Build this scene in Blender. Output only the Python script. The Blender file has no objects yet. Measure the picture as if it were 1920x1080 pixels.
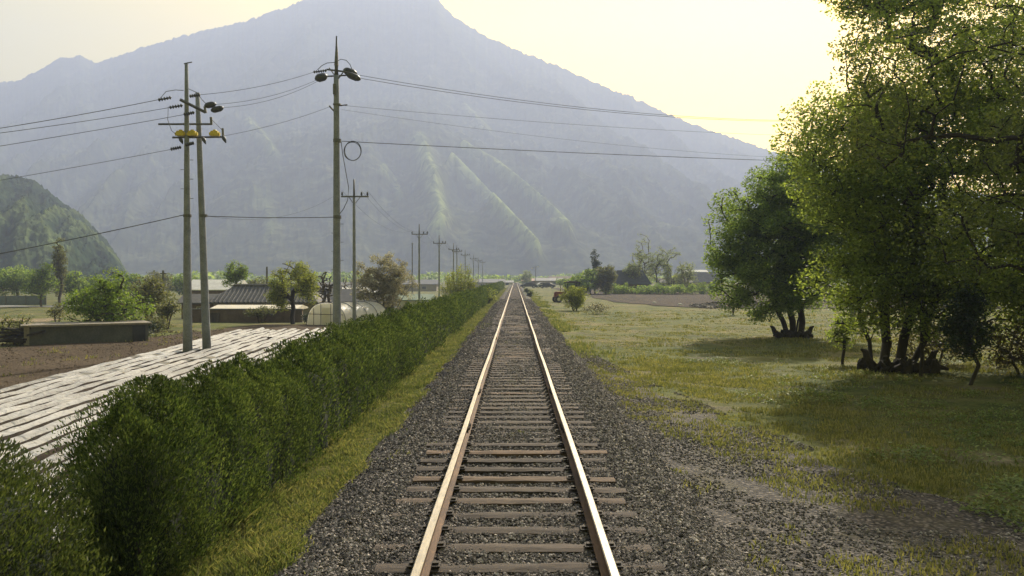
import bpy, math, random
import numpy as np
from mathutils import Vector, Matrix

R = math.radians
rng = np.random.default_rng(7)
random.seed(7)
scene = bpy.context.scene

# ------------------------------------------------------------------ camera
EYE, F = 2.22, 1650.0                       # eye height over the rail heads, focal length in pixels of a 1920 frame
cam_data = bpy.data.cameras.new('camera')
cam = bpy.data.objects.new('camera', cam_data)
scene.collection.objects.link(cam)
scene.camera = cam
cam_data.sensor_width = 36.0
cam_data.lens = F / 1920 * 36.0
cam_data.clip_start = 0.1
cam_data.clip_end = 20000
cam.location = (0.0, 0.0, EYE)
cam.rotation_euler = (R(90) - math.atan(19 / F), 0, math.atan(6 / F))

# ------------------------------------------------------------------ world, sun, exposure
SUN_AZ, SUN_EL = R(19), R(33)
world = bpy.data.worlds.new('World')
scene.world = world
world.use_nodes = True
wn, wl = world.node_tree.nodes, world.node_tree.links
wn.clear()
sky = wn.new('ShaderNodeTexSky')
sky.sky_type = 'NISHITA'
sky.sun_disc = False
sky.sun_elevation = SUN_EL
sky.sun_rotation = SUN_AZ
sky.air_density = 1.0
sky.dust_density = 4.0
sky.ozone_density = 0.6
tint = wn.new('ShaderNodeMix'); tint.data_type = 'RGBA'; tint.blend_type = 'MULTIPLY'
tint.inputs['Factor'].default_value = 1.0
tcw = wn.new('ShaderNodeTexCoord'); sxyz = wn.new('ShaderNodeSeparateXYZ'); wl.new(tcw.outputs['Generated'], sxyz.inputs[0])
hue = wn.new('ShaderNodeValToRGB'); wl.new(sxyz.outputs['Z'], hue.inputs['Fac'])      # dusty warm band low in the sky, clean blue-white overhead
he = hue.color_ramp.elements
he[0].position = 0.30; he[0].color = (1.25, 0.90, 0.10, 1)
he[1].position = 0.75; he[1].color = (0.70, 0.70, 0.60, 1)
wl.new(hue.outputs[0], tint.inputs[7])
bg = wn.new('ShaderNodeBackground'); bg.inputs['Strength'].default_value = 0.115
wo = wn.new('ShaderNodeOutputWorld')
wl.new(sky.outputs[0], tint.inputs[6]); wl.new(tint.outputs[2], bg.inputs['Color']); wl.new(bg.outputs[0], wo.inputs['Surface'])

sun_data = bpy.data.lights.new('sun', 'SUN')
sun_data.energy = 5.0
sun_data.angle = R(0.6)
sun_data.color = (1.0, 0.92, 0.78)
sun = bpy.data.objects.new('sun', sun_data)
scene.collection.objects.link(sun)
s_dir = Vector((math.sin(SUN_AZ) * math.cos(SUN_EL), math.cos(SUN_AZ) * math.cos(SUN_EL), math.sin(SUN_EL)))
sun.rotation_euler = s_dir.to_track_quat('Z', 'Y').to_euler()
sun.location = (60, 120, 80)

scene.view_settings.view_transform = 'Standard'
scene.view_settings.look = 'None'
scene.view_settings.gamma = 1.0
scene.view_settings.use_curve_mapping = False
scene.view_settings.exposure = 1.1
scene.cycles.volume_bounces = 1
scene.cycles.max_bounces = 8
scene.cycles.diffuse_bounces = 6
scene.cycles.transparent_max_bounces = 8
scene.cycles.use_denoising = True

# ------------------------------------------------------------------ helpers
COL = scene.collection

def at(px, py, Y):
    """the world point that lies at depth Y on the sight line through a pixel of the 1920 frame"""
    return Vector(((px - 966) / F * Y, Y, EYE - (py - 521) / F * Y))

def link(o, parent=None):
    COL.objects.link(o)
    if parent is not None:
        o.parent = parent
    return o

def tag(o, label=None, cat=None, group=None, kind=None):
    if label: o['label'] = label
    if cat: o['category'] = cat
    if group: o['group'] = group
    if kind: o['kind'] = kind
    return o

def thing(name, loc, label, cat, group=None, rz=0.0):
    o = bpy.data.objects.new(name, None)
    o.empty_display_size = 0.3
    o.location = loc
    o.rotation_euler = (0, 0, rz)
    link(o)
    return tag(o, label, cat, group)

def np_mesh(name, verts, faces, mats, parent=None, smooth=False, midx=None, loc=None):
    """faces: array (n,k) of equal-sized faces, or a list of such arrays"""
    me = bpy.data.meshes.new(name)
    verts = np.asarray(verts, dtype=np.float32)
    fl = faces if isinstance(faces, list) else [faces]
    fl = [np.asarray(f, dtype=np.int32) for f in fl if len(f)]
    loops = np.concatenate([f.ravel() for f in fl])
    tot = np.concatenate([np.full(len(f), f.shape[1], dtype=np.int32) for f in fl])
    start = np.concatenate([[0], np.cumsum(tot)[:-1]]).astype(np.int32)
    me.vertices.add(len(verts)); me.vertices.foreach_set('co', verts.ravel())
    me.loops.add(len(loops)); me.loops.foreach_set('vertex_index', loops)
    me.polygons.add(len(tot)); me.polygons.foreach_set('loop_start', start); me.polygons.foreach_set('loop_total', tot)
    if midx is not None:
        me.polygons.foreach_set('material_index', np.asarray(midx, dtype=np.int32))
    me.polygons.foreach_set('use_smooth', np.full(len(tot), smooth, dtype=bool))
    for m in (mats if isinstance(mats, (list, tuple)) else [mats]):
        me.materials.append(m)
    me.update(calc_edges=True)
    me.validate()
    o = bpy.data.objects.new(name, me)
    if loc is not None: o.location = loc
    return link(o, parent)

class MB:
    """collects simple solids into one mesh"""
    def __init__(self): self.v, self.f, self.m = [], [], []
    def add(self, vs, fs, mi=0):
        n = len(self.v); self.v += [tuple(v) for v in vs]
        self.f += [tuple(i + n for i in f) for f in fs]; self.m += [mi] * len(fs)
    def box(self, c, s, rot=0.0, mi=0, taper=1.0, tilt=None):
        x, y, z = s[0] / 2, s[1] / 2, s[2] / 2
        P = [Vector((a * x * (taper if cc > 0 else 1), b * y * (taper if cc > 0 else 1), cc * z)) for cc in (-1, 1) for a, b in ((-1, -1), (1, -1), (1, 1), (-1, 1))]
        M = Matrix.Rotation(rot, 3, 'Z')
        if tilt is not None: M = M @ tilt
        self.add([M @ p + Vector(c) for p in P], [(3, 2, 1, 0), (4, 5, 6, 7), (0, 1, 5, 4), (1, 2, 6, 5), (2, 3, 7, 6), (3, 0, 4, 7)], mi)
    def tube(self, pts, rad, n=8, mi=0, caps=True):
        pts = [Vector(p) for p in pts]
        if not hasattr(rad, '__len__'): rad = [rad] * len(pts)
        rings = []
        for i, p in enumerate(pts):
            d = (pts[min(i + 1, len(pts) - 1)] - pts[max(i - 1, 0)]).normalized()
            a = d.cross(Vector((0, 0, 1)))
            if a.length < 1e-3: a = Vector((1, 0, 0))
            a.normalize(); b = d.cross(a)
            rings.append([p + rad[i] * (math.cos(2 * math.pi * k / n) * a + math.sin(2 * math.pi * k / n) * b) for k in range(n)])
        vs = [v for r in rings for v in r]
        fs = [(i * n + k, i * n + (k + 1) % n, (i + 1) * n + (k + 1) % n, (i + 1) * n + k) for i in range(len(pts) - 1) for k in range(n)]
        if caps: fs += [tuple(range(n))[::-1], tuple(range((len(pts) - 1) * n, len(pts) * n))]
        self.add(vs, fs, mi)
    def prism(self, prof, x0, x1, axis='X', mi=0):
        """profile of (a,z) pairs swept along an axis"""
        n = len(prof)
        mk = (lambda t, a, z: (t, a, z)) if axis == 'X' else (lambda t, a, z: (a, t, z))
        vs = [mk(x0, a, z) for a, z in prof] + [mk(x1, a, z) for a, z in prof]
        fs = [(k, (k + 1) % n, n + (k + 1) % n, n + k) for k in range(n)] + [tuple(range(n))[::-1], tuple(range(n, 2 * n))]
        self.add(vs, fs, mi)
    def build(self, name, mats, parent=None, smooth=False):
        me = bpy.data.meshes.new(name)
        me.from_pydata(self.v, [], self.f)
        for m in (mats if isinstance(mats, (list, tuple)) else [mats]): me.materials.append(m)
        me.polygons.foreach_set('material_index', np.array(self.m, dtype=np.int32))
        me.polygons.foreach_set('use_smooth', np.full(len(self.f), smooth, dtype=bool))
        me.update()
        import bmesh
        bm = bmesh.new(); bm.from_mesh(me); bmesh.ops.recalc_face_normals(bm, faces=bm.faces); bm.to_mesh(me); bm.free()
        o = bpy.data.objects.new(name, me)
        return link(o, parent)

# ---- value noise
def _h(ix, iy, iz, seed):
    n = (ix * 374761393 + iy * 668265263 + iz * 2147483647 + seed * 974634777) & 0xffffffff
    n = ((n ^ (n >> 13)) * 1274126177) & 0xffffffff
    n = n ^ (n >> 16)
    return (n & 0xffff) / 65535.0

def vnoise(x, y, z=0.0, seed=0):
    x, y, z = np.broadcast_arrays(np.asarray(x, float), np.asarray(y, float), np.asarray(z, float))
    ix, iy, iz = np.floor(x).astype(np.int64), np.floor(y).astype(np.int64), np.floor(z).astype(np.int64)
    fx, fy, fz = x - ix, y - iy, z - iz
    fx, fy, fz = fx * fx * (3 - 2 * fx), fy * fy * (3 - 2 * fy), fz * fz * (3 - 2 * fz)
    r = 0
    for a in (0, 1):
        for b in (0, 1):
            for c in (0, 1):
                w = (fx if a else 1 - fx) * (fy if b else 1 - fy) * (fz if c else 1 - fz)
                r = r + w * _h(ix + a, iy + b, iz + c, seed)
    return r

def fbm(x, y, z=0.0, seed=0, oct=4):
    r, a, s, t = 0, 1.0, 1.0, 0.0
    for o in range(oct):
        r = r + a * vnoise(np.asarray(x) * s, np.asarray(y) * s, np.asarray(z) * s, seed + o * 17); t += a; a *= 0.5; s *= 2.03
    return r / t

def ss(a, b, x):
    t = np.clip((np.asarray(x, float) - a) / (b - a), 0, 1)
    return t * t * (3 - 2 * t)

# ---- materials
def new_mat(name):
    m = bpy.data.materials.new(name); m.use_nodes = True
    nt = m.node_tree; nt.nodes.clear()
    out = nt.nodes.new('ShaderNodeOutputMaterial')
    return m, nt, out

def N(nt, kind, **kw):
    n = nt.nodes.new(kind)
    for k, v in kw.items():
        if hasattr(n, k) and not k[0].isdigit(): setattr(n, k, v)
    return n

def noise(nt, scale, detail=6, rough=0.6, vec=None, dist=0.0):
    n = nt.nodes.new('ShaderNodeTexNoise')
    n.inputs['Scale'].default_value = scale; n.inputs['Detail'].default_value = detail
    n.inputs['Roughness'].default_value = rough; n.inputs['Distortion'].default_value = dist
    if vec is not None: nt.links.new(vec, n.inputs['Vector'])
    return n

def ramp(nt, src, stops):
    r = nt.nodes.new('ShaderNodeValToRGB')
    e = r.color_ramp.elements
    while len(e) < len(stops): e.new(0.5)
    for k, (p, c) in enumerate(stops):
        e[k].position = p; e[k].color = (*c, 1) if len(c) == 3 else c
    nt.links.new(src, r.inputs['Fac'])
    return r

def mixc(nt, fac, a, b, mode='MIX'):
    m = nt.nodes.new('ShaderNodeMix'); m.data_type = 'RGBA'; m.blend_type = mode
    for sock, v in ((m.inputs[0], fac), (m.inputs[6], a), (m.inputs[7], b)):
        if hasattr(v, 'is_linked'): nt.links.new(v, sock)
        elif isinstance(v, (int, float)): sock.default_value = v
        else: sock.default_value = (*v, 1)
    return m.outputs[2]

def coords(nt, scale=(1, 1, 1)):
    g = nt.nodes.new('ShaderNodeNewGeometry')
    mp = nt.nodes.new('ShaderNodeMapping'); mp.inputs['Scale'].default_value = scale
    nt.links.new(g.outputs['Position'], mp.inputs['Vector'])
    return mp.outputs['Vector']

def objco(nt, scale=(1, 1, 1)):
    g = nt.nodes.new('ShaderNodeTexCoord')
    mp = nt.nodes.new('ShaderNodeMapping'); mp.inputs['Scale'].default_value = scale
    nt.links.new(g.outputs['Object'], mp.inputs['Vector'])
    return mp.outputs['Vector']

def bump(nt, src, strength=0.5, dist=0.02):
    b = nt.nodes.new('ShaderNodeBump'); b.inputs['Strength'].default_value = strength; b.inputs['Distance'].default_value = dist
    nt.links.new(src, b.inputs['Height'])
    return b.outputs['Normal']

def surf(name, c1, c2, scale=3.0, rough=0.85, metallic=0.0, bs=0.4, bd=0.02, fine=30.0, stretch=(1, 1, 1), spec=0.5, c3=None):
    m, nt, out = new_mat(name)
    v = objco(nt, stretch)
    n1 = noise(nt, scale, 8, 0.65, v); n2 = noise(nt, fine, 6, 0.7, v)
    stops = [(0.32, c1), (0.68, c2)] if c3 is None else [(0.3, c1), (0.55, c2), (0.75, c3)]
    col = ramp(nt, n1.outputs['Fac'], stops).outputs[0]
    dk = ramp(nt, n2.outputs['Fac'], [(0.3, (0.62,) * 3), (0.7, (1.15,) * 3)]).outputs[0]
    col = mixc(nt, 1.0, col, dk, 'MULTIPLY')
    p = N(nt, 'ShaderNodeBsdfPrincipled')
    nt.links.new(col, p.inputs['Base Color'])
    p.inputs['Roughness'].default_value = rough; p.inputs['Metallic'].default_value = metallic
    p.inputs['Specular IOR Level'].default_value = spec
    nt.links.new(bump(nt, n2.outputs['Fac'], bs, bd), p.inputs['Normal'])
    nt.links.new(p.outputs[0], out.inputs['Surface'])
    return m

def leaf_mat(name, dark, mid, light, trans=0.45, scale=0.9, rough=0.55, spec=0.35):
    m, nt, out = new_mat(name)
    g = nt.nodes.new('ShaderNodeNewGeometry')
    n1 = noise(nt, scale, 3, 0.6, g.outputs['Position'])
    mx = nt.nodes.new('ShaderNodeMath'); mx.operation = 'MULTIPLY_ADD'
    nt.links.new(g.outputs['Random Per Island'], mx.inputs[0]); mx.inputs[1].default_value = 0.55
    sb = nt.nodes.new('ShaderNodeMath'); sb.operation = 'MULTIPLY'; sb.inputs[1].default_value = 0.75
    nt.links.new(n1.outputs['Fac'], sb.inputs[0]); nt.links.new(sb.outputs[0], mx.inputs[2])
    col = ramp(nt, mx.outputs[0], [(0.25, dark), (0.6, mid), (0.95, light)]).outputs[0]
    p = N(nt, 'ShaderNodeBsdfPrincipled'); nt.links.new(col, p.inputs['Base Color'])
    p.inputs['Roughness'].default_value = rough; p.inputs['Specular IOR Level'].default_value = spec
    t = nt.nodes.new('ShaderNodeBsdfTranslucent')
    tc = mixc(nt, 1.0, col, (1.3, 1.32, 0.75), 'MULTIPLY')
    nt.links.new(tc, t.inputs['Color'])
    ms = nt.nodes.new('ShaderNodeMixShader'); ms.inputs[0].default_value = trans
    nt.links.new(p.outputs[0], ms.inputs[1]); nt.links.new(t.outputs[0], ms.inputs[2])
    nt.links.new(ms.outputs[0], out.inputs['Surface'])
    return m

M = {}
M['bark'] = surf('bark', (0.045, 0.035, 0.025), (0.11, 0.085, 0.06), 4, 0.9, bs=0.8, stretch=(1, 1, 0.25))
M['bark_dark'] = surf('bark_dark', (0.016, 0.013, 0.010), (0.045, 0.036, 0.026), 4, 0.95, bs=0.8, stretch=(1, 1, 0.25))
M['stump'] = surf('stump_wood', (0.012, 0.010, 0.008), (0.05, 0.04, 0.028), 3, 0.95, bs=0.9)
M['concrete'] = surf('pole_concrete', (0.185, 0.195, 0.215), (0.30, 0.315, 0.34), 2.5, 0.85, bs=0.2, fine=24)
M['wall_conc'] = surf('wall_concrete', (0.06, 0.065, 0.06), (0.125, 0.125, 0.115), 1.2, 0.9, bs=0.4, fine=12)
M['wall_top'] = surf('wall_cap', (0.2, 0.17, 0.13), (0.32, 0.28, 0.22), 1.2, 0.9, bs=0.3, fine=10)
M['steel'] = surf('galvanised_steel', (0.10, 0.10, 0.095), (0.2, 0.2, 0.19), 5, 0.55, 0.6, bs=0.1)
M['wire'] = surf('wire_sheath', (0.08, 0.085, 0.09), (0.13, 0.135, 0.14), 5, 0.9, bs=0.0, spec=0.05)
M['insul'] = surf('insulator_polymer', (0.03, 0.033, 0.03), (0.07, 0.072, 0.065), 8, 0.45, bs=0.0)
M['yellow'] = surf('yellow_cover', (0.55, 0.40, 0.03), (0.75, 0.58, 0.06), 5, 0.5, bs=0.05)
M['rust'] = surf('rail_rust', (0.07, 0.038, 0.022), (0.19, 0.11, 0.06), 5, 0.85, 0.15, bs=0.3, stretch=(1, .2, 1))
M['railtop'] = surf('rail_worn_top', (0.36, 0.33, 0.275), (0.54, 0.50, 0.42), 3, 0.42, 0.75, bs=0.06, stretch=(1, .15, 1))
M['sleeper'] = surf('weathered_sleeper', (0.035, 0.025, 0.018), (0.105, 0.078, 0.056), 3.0, 0.9, bs=0.8, bd=0.01, fine=16, stretch=(0.35, 4, 4), c3=(0.19, 0.145, 0.10))
M['iron'] = surf('dark_iron', (0.02, 0.016, 0.013), (0.06, 0.045, 0.03), 8, 0.8, 0.3, bs=0.3)
M['tile'] = surf('roof_tile', (0.07, 0.07, 0.07), (0.14, 0.135, 0.125), 3, 0.85, bs=0.5)
M['darkroof'] = surf('dark_roof', (0.035, 0.04, 0.045), (0.075, 0.08, 0.085), 2, 0.8, bs=0.3)
M['slate'] = surf('blue_grey_roof', (0.08, 0.09, 0.11), (0.14, 0.15, 0.17), 2, 0.7, bs=0.2)
M['greenroof'] = surf('green_roof', (0.13, 0.19, 0.12), (0.2, 0.27, 0.17), 1.5, 0.8, bs=0.2)
M['plaster'] = surf('plaster', (0.24, 0.21, 0.17), (0.38, 0.33, 0.27), 1.0, 0.9, bs=0.2)
M['brickwall'] = surf('brown_wall', (0.10, 0.07, 0.055), (0.2, 0.145, 0.11), 1.5, 0.9, bs=0.3)
M['white'] = surf('white_paint', (0.6, 0.58, 0.53), (0.8, 0.78, 0.72), 1.5, 0.6, bs=0.1)
M['cream'] = surf('cream_panel', (0.62, 0.56, 0.44), (0.82, 0.76, 0.62), 1.5, 0.7, bs=0.1)
M['palewall'] = surf('pale_blue_wall', (0.42, 0.46, 0.5), (0.58, 0.62, 0.65), 1.5, 0.8, bs=0.1)
M['window'] = surf('window_glass', (0.02, 0.025, 0.03), (0.05, 0.055, 0.06), 2, 0.15, bs=0.0)
M['red'] = surf('red_paint', (0.17, 0.04, 0.03), (0.26, 0.07, 0.05), 4, 0.5, bs=0.05)
M['black'] = surf('black_rubber', (0.012, 0.012, 0.012), (0.03, 0.03, 0.03), 6, 0.8, bs=0.2)
M['carpaint'] = surf('dark_car_paint', (0.02, 0.025, 0.03), (0.035, 0.04, 0.05), 2, 0.25, 0.3, bs=0.0)
M['silver'] = surf('silver_car_paint', (0.45, 0.46, 0.46), (0.6, 0.6, 0.6), 2, 0.3, 0.3, bs=0.0)
M['fence'] = surf('blue_grey_fence', (0.10, 0.13, 0.15), (0.17, 0.20, 0.22), 2, 0.8, bs=0.1)

M['leaf_big'] = leaf_mat('leaf_zelkova', (0.075, 0.105, 0.024), (0.20, 0.255, 0.055), (0.34, 0.40, 0.11), 0.62)
M['leaf_mid'] = leaf_mat('leaf_dense_green', (0.05, 0.09, 0.025), (0.155, 0.225, 0.055), (0.30, 0.38, 0.11), 0.6)
M['leaf_near'] = leaf_mat('leaf_loose_green', (0.06, 0.08, 0.022), (0.13, 0.16, 0.042), (0.24, 0.27, 0.09), 0.58)
M['leaf_spring'] = leaf_mat('leaf_spring', (0.06, 0.10, 0.016), (0.14, 0.21, 0.03), (0.26, 0.34, 0.06), 0.5)
M['leaf_yellow'] = leaf_mat('leaf_yellow_green', (0.09, 0.11, 0.02), (0.22, 0.25, 0.045), (0.36, 0.38, 0.09), 0.5)
M['leaf_olive'] = leaf_mat('leaf_olive', (0.06, 0.07, 0.025), (0.13, 0.14, 0.05), (0.22, 0.22, 0.09), 0.45)
M['leaf_dark'] = leaf_mat('leaf_dark_conifer', (0.012, 0.024, 0.010), (0.028, 0.05, 0.018), (0.055, 0.085, 0.03), 0.25)
M['leaf_pale'] = leaf_mat('leaf_pale_new', (0.13, 0.16, 0.07), (0.22, 0.26, 0.12), (0.32, 0.36, 0.2), 0.5)
M['blossom'] = leaf_mat('leaf_blossom', (0.15, 0.14, 0.10), (0.26, 0.24, 0.19), (0.42, 0.39, 0.34), 0.4, scale=1.6)
M['pink'] = leaf_mat('pink_blossom', (0.33, 0.30, 0.28), (0.5, 0.46, 0.44), (0.7, 0.66, 0.64), 0.4)
M['leaf_brown'] = leaf_mat('leaf_brown_scrub', (0.05, 0.045, 0.02), (0.11, 0.10, 0.045), (0.2, 0.18, 0.09), 0.4)
M['hedge'] = leaf_mat('arborvitae_spray', (0.014, 0.026, 0.009), (0.052, 0.080, 0.024), (0.135, 0.168, 0.055), 0.42, scale=1.5, rough=.75, spec=.15)
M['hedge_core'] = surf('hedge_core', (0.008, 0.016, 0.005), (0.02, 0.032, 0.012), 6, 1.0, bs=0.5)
M['hedge_near'] = leaf_mat('arborvitae_worn_spray', (0.02, 0.032, 0.010), (0.055, 0.078, 0.022), (0.12, 0.14, 0.05), 0.35, scale=2.2)
M['grass'] = leaf_mat('grass_blade', (0.075, 0.088, 0.028), (0.165, 0.17, 0.055), (0.31, 0.28, 0.12), 0.4, scale=0.5)
M['grass_verge'] = leaf_mat('verge_grass_blade', (0.06, 0.085, 0.028), (0.13, 0.155, 0.055), (0.27, 0.25, 0.12), 0.45, scale=0.8)
M['weed'] = leaf_mat('weed_leaf', (0.07, 0.11, 0.02), (0.14, 0.19, 0.04), (0.26, 0.31, 0.09), 0.4, scale=1.0)

# ground family
def ground_mat():
    m, nt, out = new_mat('meadow_ground')
    v = coords(nt)
    big = noise(nt, 0.22, 5, 0.6, v); mid = noise(nt, 1.3, 6, 0.65, v); fine = noise(nt, 14, 6, 0.7, v)
    g1 = ramp(nt, big.outputs['Fac'], [(0.35, (0.075, 0.102, 0.022)), (0.5, (0.128, 0.142, 0.034)), (0.64, (0.19, 0.165, 0.062))]).outputs[0]
    g2 = ramp(nt, mid.outputs['Fac'], [(0.33, (0.55, 0.6, 0.5)), (0.66, (1.25, 1.2, 1.15))]).outputs[0]
    c = mixc(nt, 1.0, g1, g2, 'MULTIPLY')
    f = ramp(nt, fine.outputs['Fac'], [(0.3, (0.5,) * 3), (0.7, (1.3,) * 3)]).outputs[0]
    c = mixc(nt, 1.0, c, f, 'MULTIPLY')
    dirtm = ramp(nt, noise(nt, 0.55, 7, 0.7, v).outputs['Fac'], [(0.52, (0, 0, 0)), (0.64, (1, 1, 1))]).outputs[0]
    dc = ramp(nt, fine.outputs['Fac'], [(0.3, (0.10, 0.075, 0.055)), (0.7, (0.26, 0.20, 0.15))]).outputs[0]
    dm = nt.nodes.new('ShaderNodeMath'); dm.operation = 'MULTIPLY'; dm.inputs[1].default_value = 0.55
    nt.links.new(dirtm, dm.inputs[0])
    c = mixc(nt, dm.outputs[0], c, dc)
    p = N(nt, 'ShaderNodeBsdfPrincipled'); nt.links.new(c, p.inputs['Base Color']); p.inputs['Roughness'].default_value = 0.95
    p.inputs['Specular IOR Level'].default_value = 0.15
    nt.links.new(bump(nt, fine.outputs['Fac'], 0.8, 0.06), p.inputs['Normal'])
    nt.links.new(p.outputs[0], out.inputs['Surface'])
    return m

def gravel_mat(name, stones, dirt, scale=26, dirtamt=(0.45, 0.62)):
    m, nt, out = new_mat(name)
    v = coords(nt)
    vo = nt.nodes.new('ShaderNodeTexVoronoi'); vo.inputs['Scale'].default_value = scale; nt.links.new(v, vo.inputs['Vector'])
    vo.inputs['Randomness'].default_value = 1.0
    c = ramp(nt, vo.outputs['Color'], stones).outputs[0]
    edge = ramp(nt, vo.outputs['Distance'], [(0.25, (1, 1, 1)), (0.62, (0.25,) * 3)]).outputs[0]
    c = mixc(nt, 1.0, c, edge, 'MULTIPLY')
    big = noise(nt, 0.9, 6, 0.65, v)
    dm = ramp(nt, big.outputs['Fac'], [(dirtamt[0], (0, 0, 0)), (dirtamt[1], (1, 1, 1))]).outputs[0]
    c = mixc(nt, dm, c, dirt)
    p = N(nt, 'ShaderNodeBsdfPrincipled'); nt.links.new(c, p.inputs['Base Color']); p.inputs['Roughness'].default_value = 0.9
    p.inputs['Specular IOR Level'].default_value = 0.25
    nt.links.new(bump(nt, vo.outputs['Distance'], 0.9, -0.03), p.inputs['Normal'])
    nt.links.new(p.outputs[0], out.inputs['Surface'])
    return m

def soil_mat(name, a, b, sc=0.25, row=None):
    m, nt, out = new_mat(name)
    v = coords(nt)
    n1 = noise(nt, sc, 6, 0.6, v); n2 = noise(nt, 7, 7, 0.75, v)
    c = ramp(nt, n1.outputs['Fac'], [(0.35, a), (0.65, b)]).outputs[0]
    f = ramp(nt, n2.outputs['Fac'], [(0.3, (0.5,) * 3), (0.7, (1.3,) * 3)]).outputs[0]
    c = mixc(nt, 1.0, c, f, 'MULTIPLY')
    p = N(nt, 'ShaderNodeBsdfPrincipled'); nt.links.new(c, p.inputs['Base Color']); p.inputs['Roughness'].default_value = 0.98
    p.inputs['Specular IOR Level'].default_value = 0.1
    nt.links.new(bump(nt, n2.outputs['Fac'], 1.0, 0.12), p.inputs['Normal'])
    nt.links.new(p.outputs[0], out.inputs['Surface'])
    return m

M['ground'] = ground_mat()
M['ballast'] = gravel_mat('ballast_gravel', [(0.2, (0.032, 0.029, 0.027)), (0.5, (0.08, 0.07, 0.063)), (0.8, (0.16, 0.14, 0.122))], (0.07, 0.053, 0.039), 24, (0.5, 0.75))
M['sidegravel'] = gravel_mat('side_gravel', [(0.2, (0.05, 0.044, 0.038)), (0.5, (0.125, 0.106, 0.088)), (0.8, (0.235, 0.2, 0.165))], (0.10, 0.088, 0.052), 20, (0.50, 0.70))
M['soil'] = soil_mat('brown_soil', (0.085, 0.062, 0.04), (0.145, 0.108, 0.072))
M['plough'] = soil_mat('dark_ploughed_soil', (0.055, 0.045, 0.036), (0.092, 0.074, 0.058))
M['straw'] = soil_mat('dry_yellow_plot', (0.26, 0.20, 0.12), (0.36, 0.29, 0.18))
M['asphalt'] = surf('pale_road', (0.2, 0.2, 0.19), (0.28, 0.27, 0.25), 1, 0.9)

def sleeper_mat():
    m = M['sleeper']; nt = m.node_tree; p = [n for n in nt.nodes if n.type == 'BSDF_PRINCIPLED'][0]
    src = p.inputs['Base Color'].links[0].from_socket
    oi = nt.nodes.new('ShaderNodeObjectInfo')
    k = ramp(nt, oi.outputs['Random'], [(0.0, (0.5, 0.47, 0.45)), (0.5, (0.9, 0.88, 0.86)), (0.8, (1.15, 1.05, 0.95)), (1.0, (1.9, 1.55, 1.2))]).outputs[0]
    nt.links.new(mixc(nt, 1.0, src, k, 'MULTIPLY'), p.inputs['Base Color'])
sleeper_mat()
def stone_mat():
    m, nt, out = new_mat('ballast_stone')
    g = nt.nodes.new('ShaderNodeNewGeometry')
    c = ramp(nt, g.outputs['Random Per Island'], [(0.0, (0.045, 0.039, 0.036)), (0.5, (0.15, 0.13, 0.113)), (0.85, (0.29, 0.25, 0.215)), (1.0, (0.50, 0.44, 0.38))]).outputs[0]
    p = N(nt, 'ShaderNodeBsdfPrincipled'); nt.links.new(c, p.inputs['Base Color']); p.inputs['Roughness'].default_value = 0.85
    p.inputs['Specular IOR Level'].default_value = 0.3
    nt.links.new(p.outputs[0], out.inputs['Surface'])
    return m
M['stone'] = stone_mat()

def film_mat():
    m, nt, out = new_mat('plastic_film')
    v = objco(nt, (1, 0.14, 1))
    n = noise(nt, 9, 5, 0.7, v); n2 = noise(nt, 1.3, 4, 0.6, v)
    c = ramp(nt, n2.outputs['Fac'], [(0.3, (0.19, 0.188, 0.175)), (0.7, (0.46, 0.45, 0.42))]).outputs[0]
    dirty = ramp(nt, noise(nt, 3.2, 6, 0.8, v).outputs['Fac'], [(0.62, (0, 0, 0)), (0.70, (1, 1, 1))]).outputs[0]
    c = mixc(nt, dirty, c, (0.17, 0.13, 0.09))
    p = N(nt, 'ShaderNodeBsdfPrincipled'); nt.links.new(c, p.inputs['Base Color'])
    p.inputs['Roughness'].default_value = 0.3; p.inputs['Specular IOR Level'].default_value = 0.8
    n3 = noise(nt, 5, 3, 0.6, objco(nt, (1, .8, 1)), 0.6)
    ad = nt.nodes.new('ShaderNodeMath'); ad.operation = 'ADD'; nt.links.new(n.outputs['Fac'], ad.inputs[0]); nt.links.new(n3.outputs['Fac'], ad.inputs[1])
    nt.links.new(bump(nt, ad.outputs[0], 1.0, 0.13), p.inputs['Normal'])
    nt.links.new(p.outputs[0], out.inputs['Surface'])
    return m
M['film'] = film_mat()

def tunnel_mat():
    m, nt, out = new_mat('tunnel_film')
    v = objco(nt)
    n = noise(nt, 2.5, 5, 0.7, v)
    c = ramp(nt, n.outputs['Fac'], [(0.3, (0.82, 0.79, 0.70)), (0.7, (0.93, 0.91, 0.84))]).outputs[0]
    p = N(nt, 'ShaderNodeBsdfPrincipled'); nt.links.new(c, p.inputs['Base Color']); p.inputs['Roughness'].default_value = 0.4
    t = nt.nodes.new('ShaderNodeBsdfTranslucent'); nt.links.new(c, t.inputs['Color'])
    ms = nt.nodes.new('ShaderNodeMixShader'); ms.inputs[0].default_value = 0.62
    nt.links.new(p.outputs[0], ms.inputs[1]); nt.links.new(t.outputs[0], ms.inputs[2])
    nt.links.new(bump(nt, n.outputs['Fac'], 0.4, 0.03), p.inputs['Normal'])
    nt.links.new(ms.outputs[0], out.inputs['Surface'])
    return m
M['tunnel'] = tunnel_mat()

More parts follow.
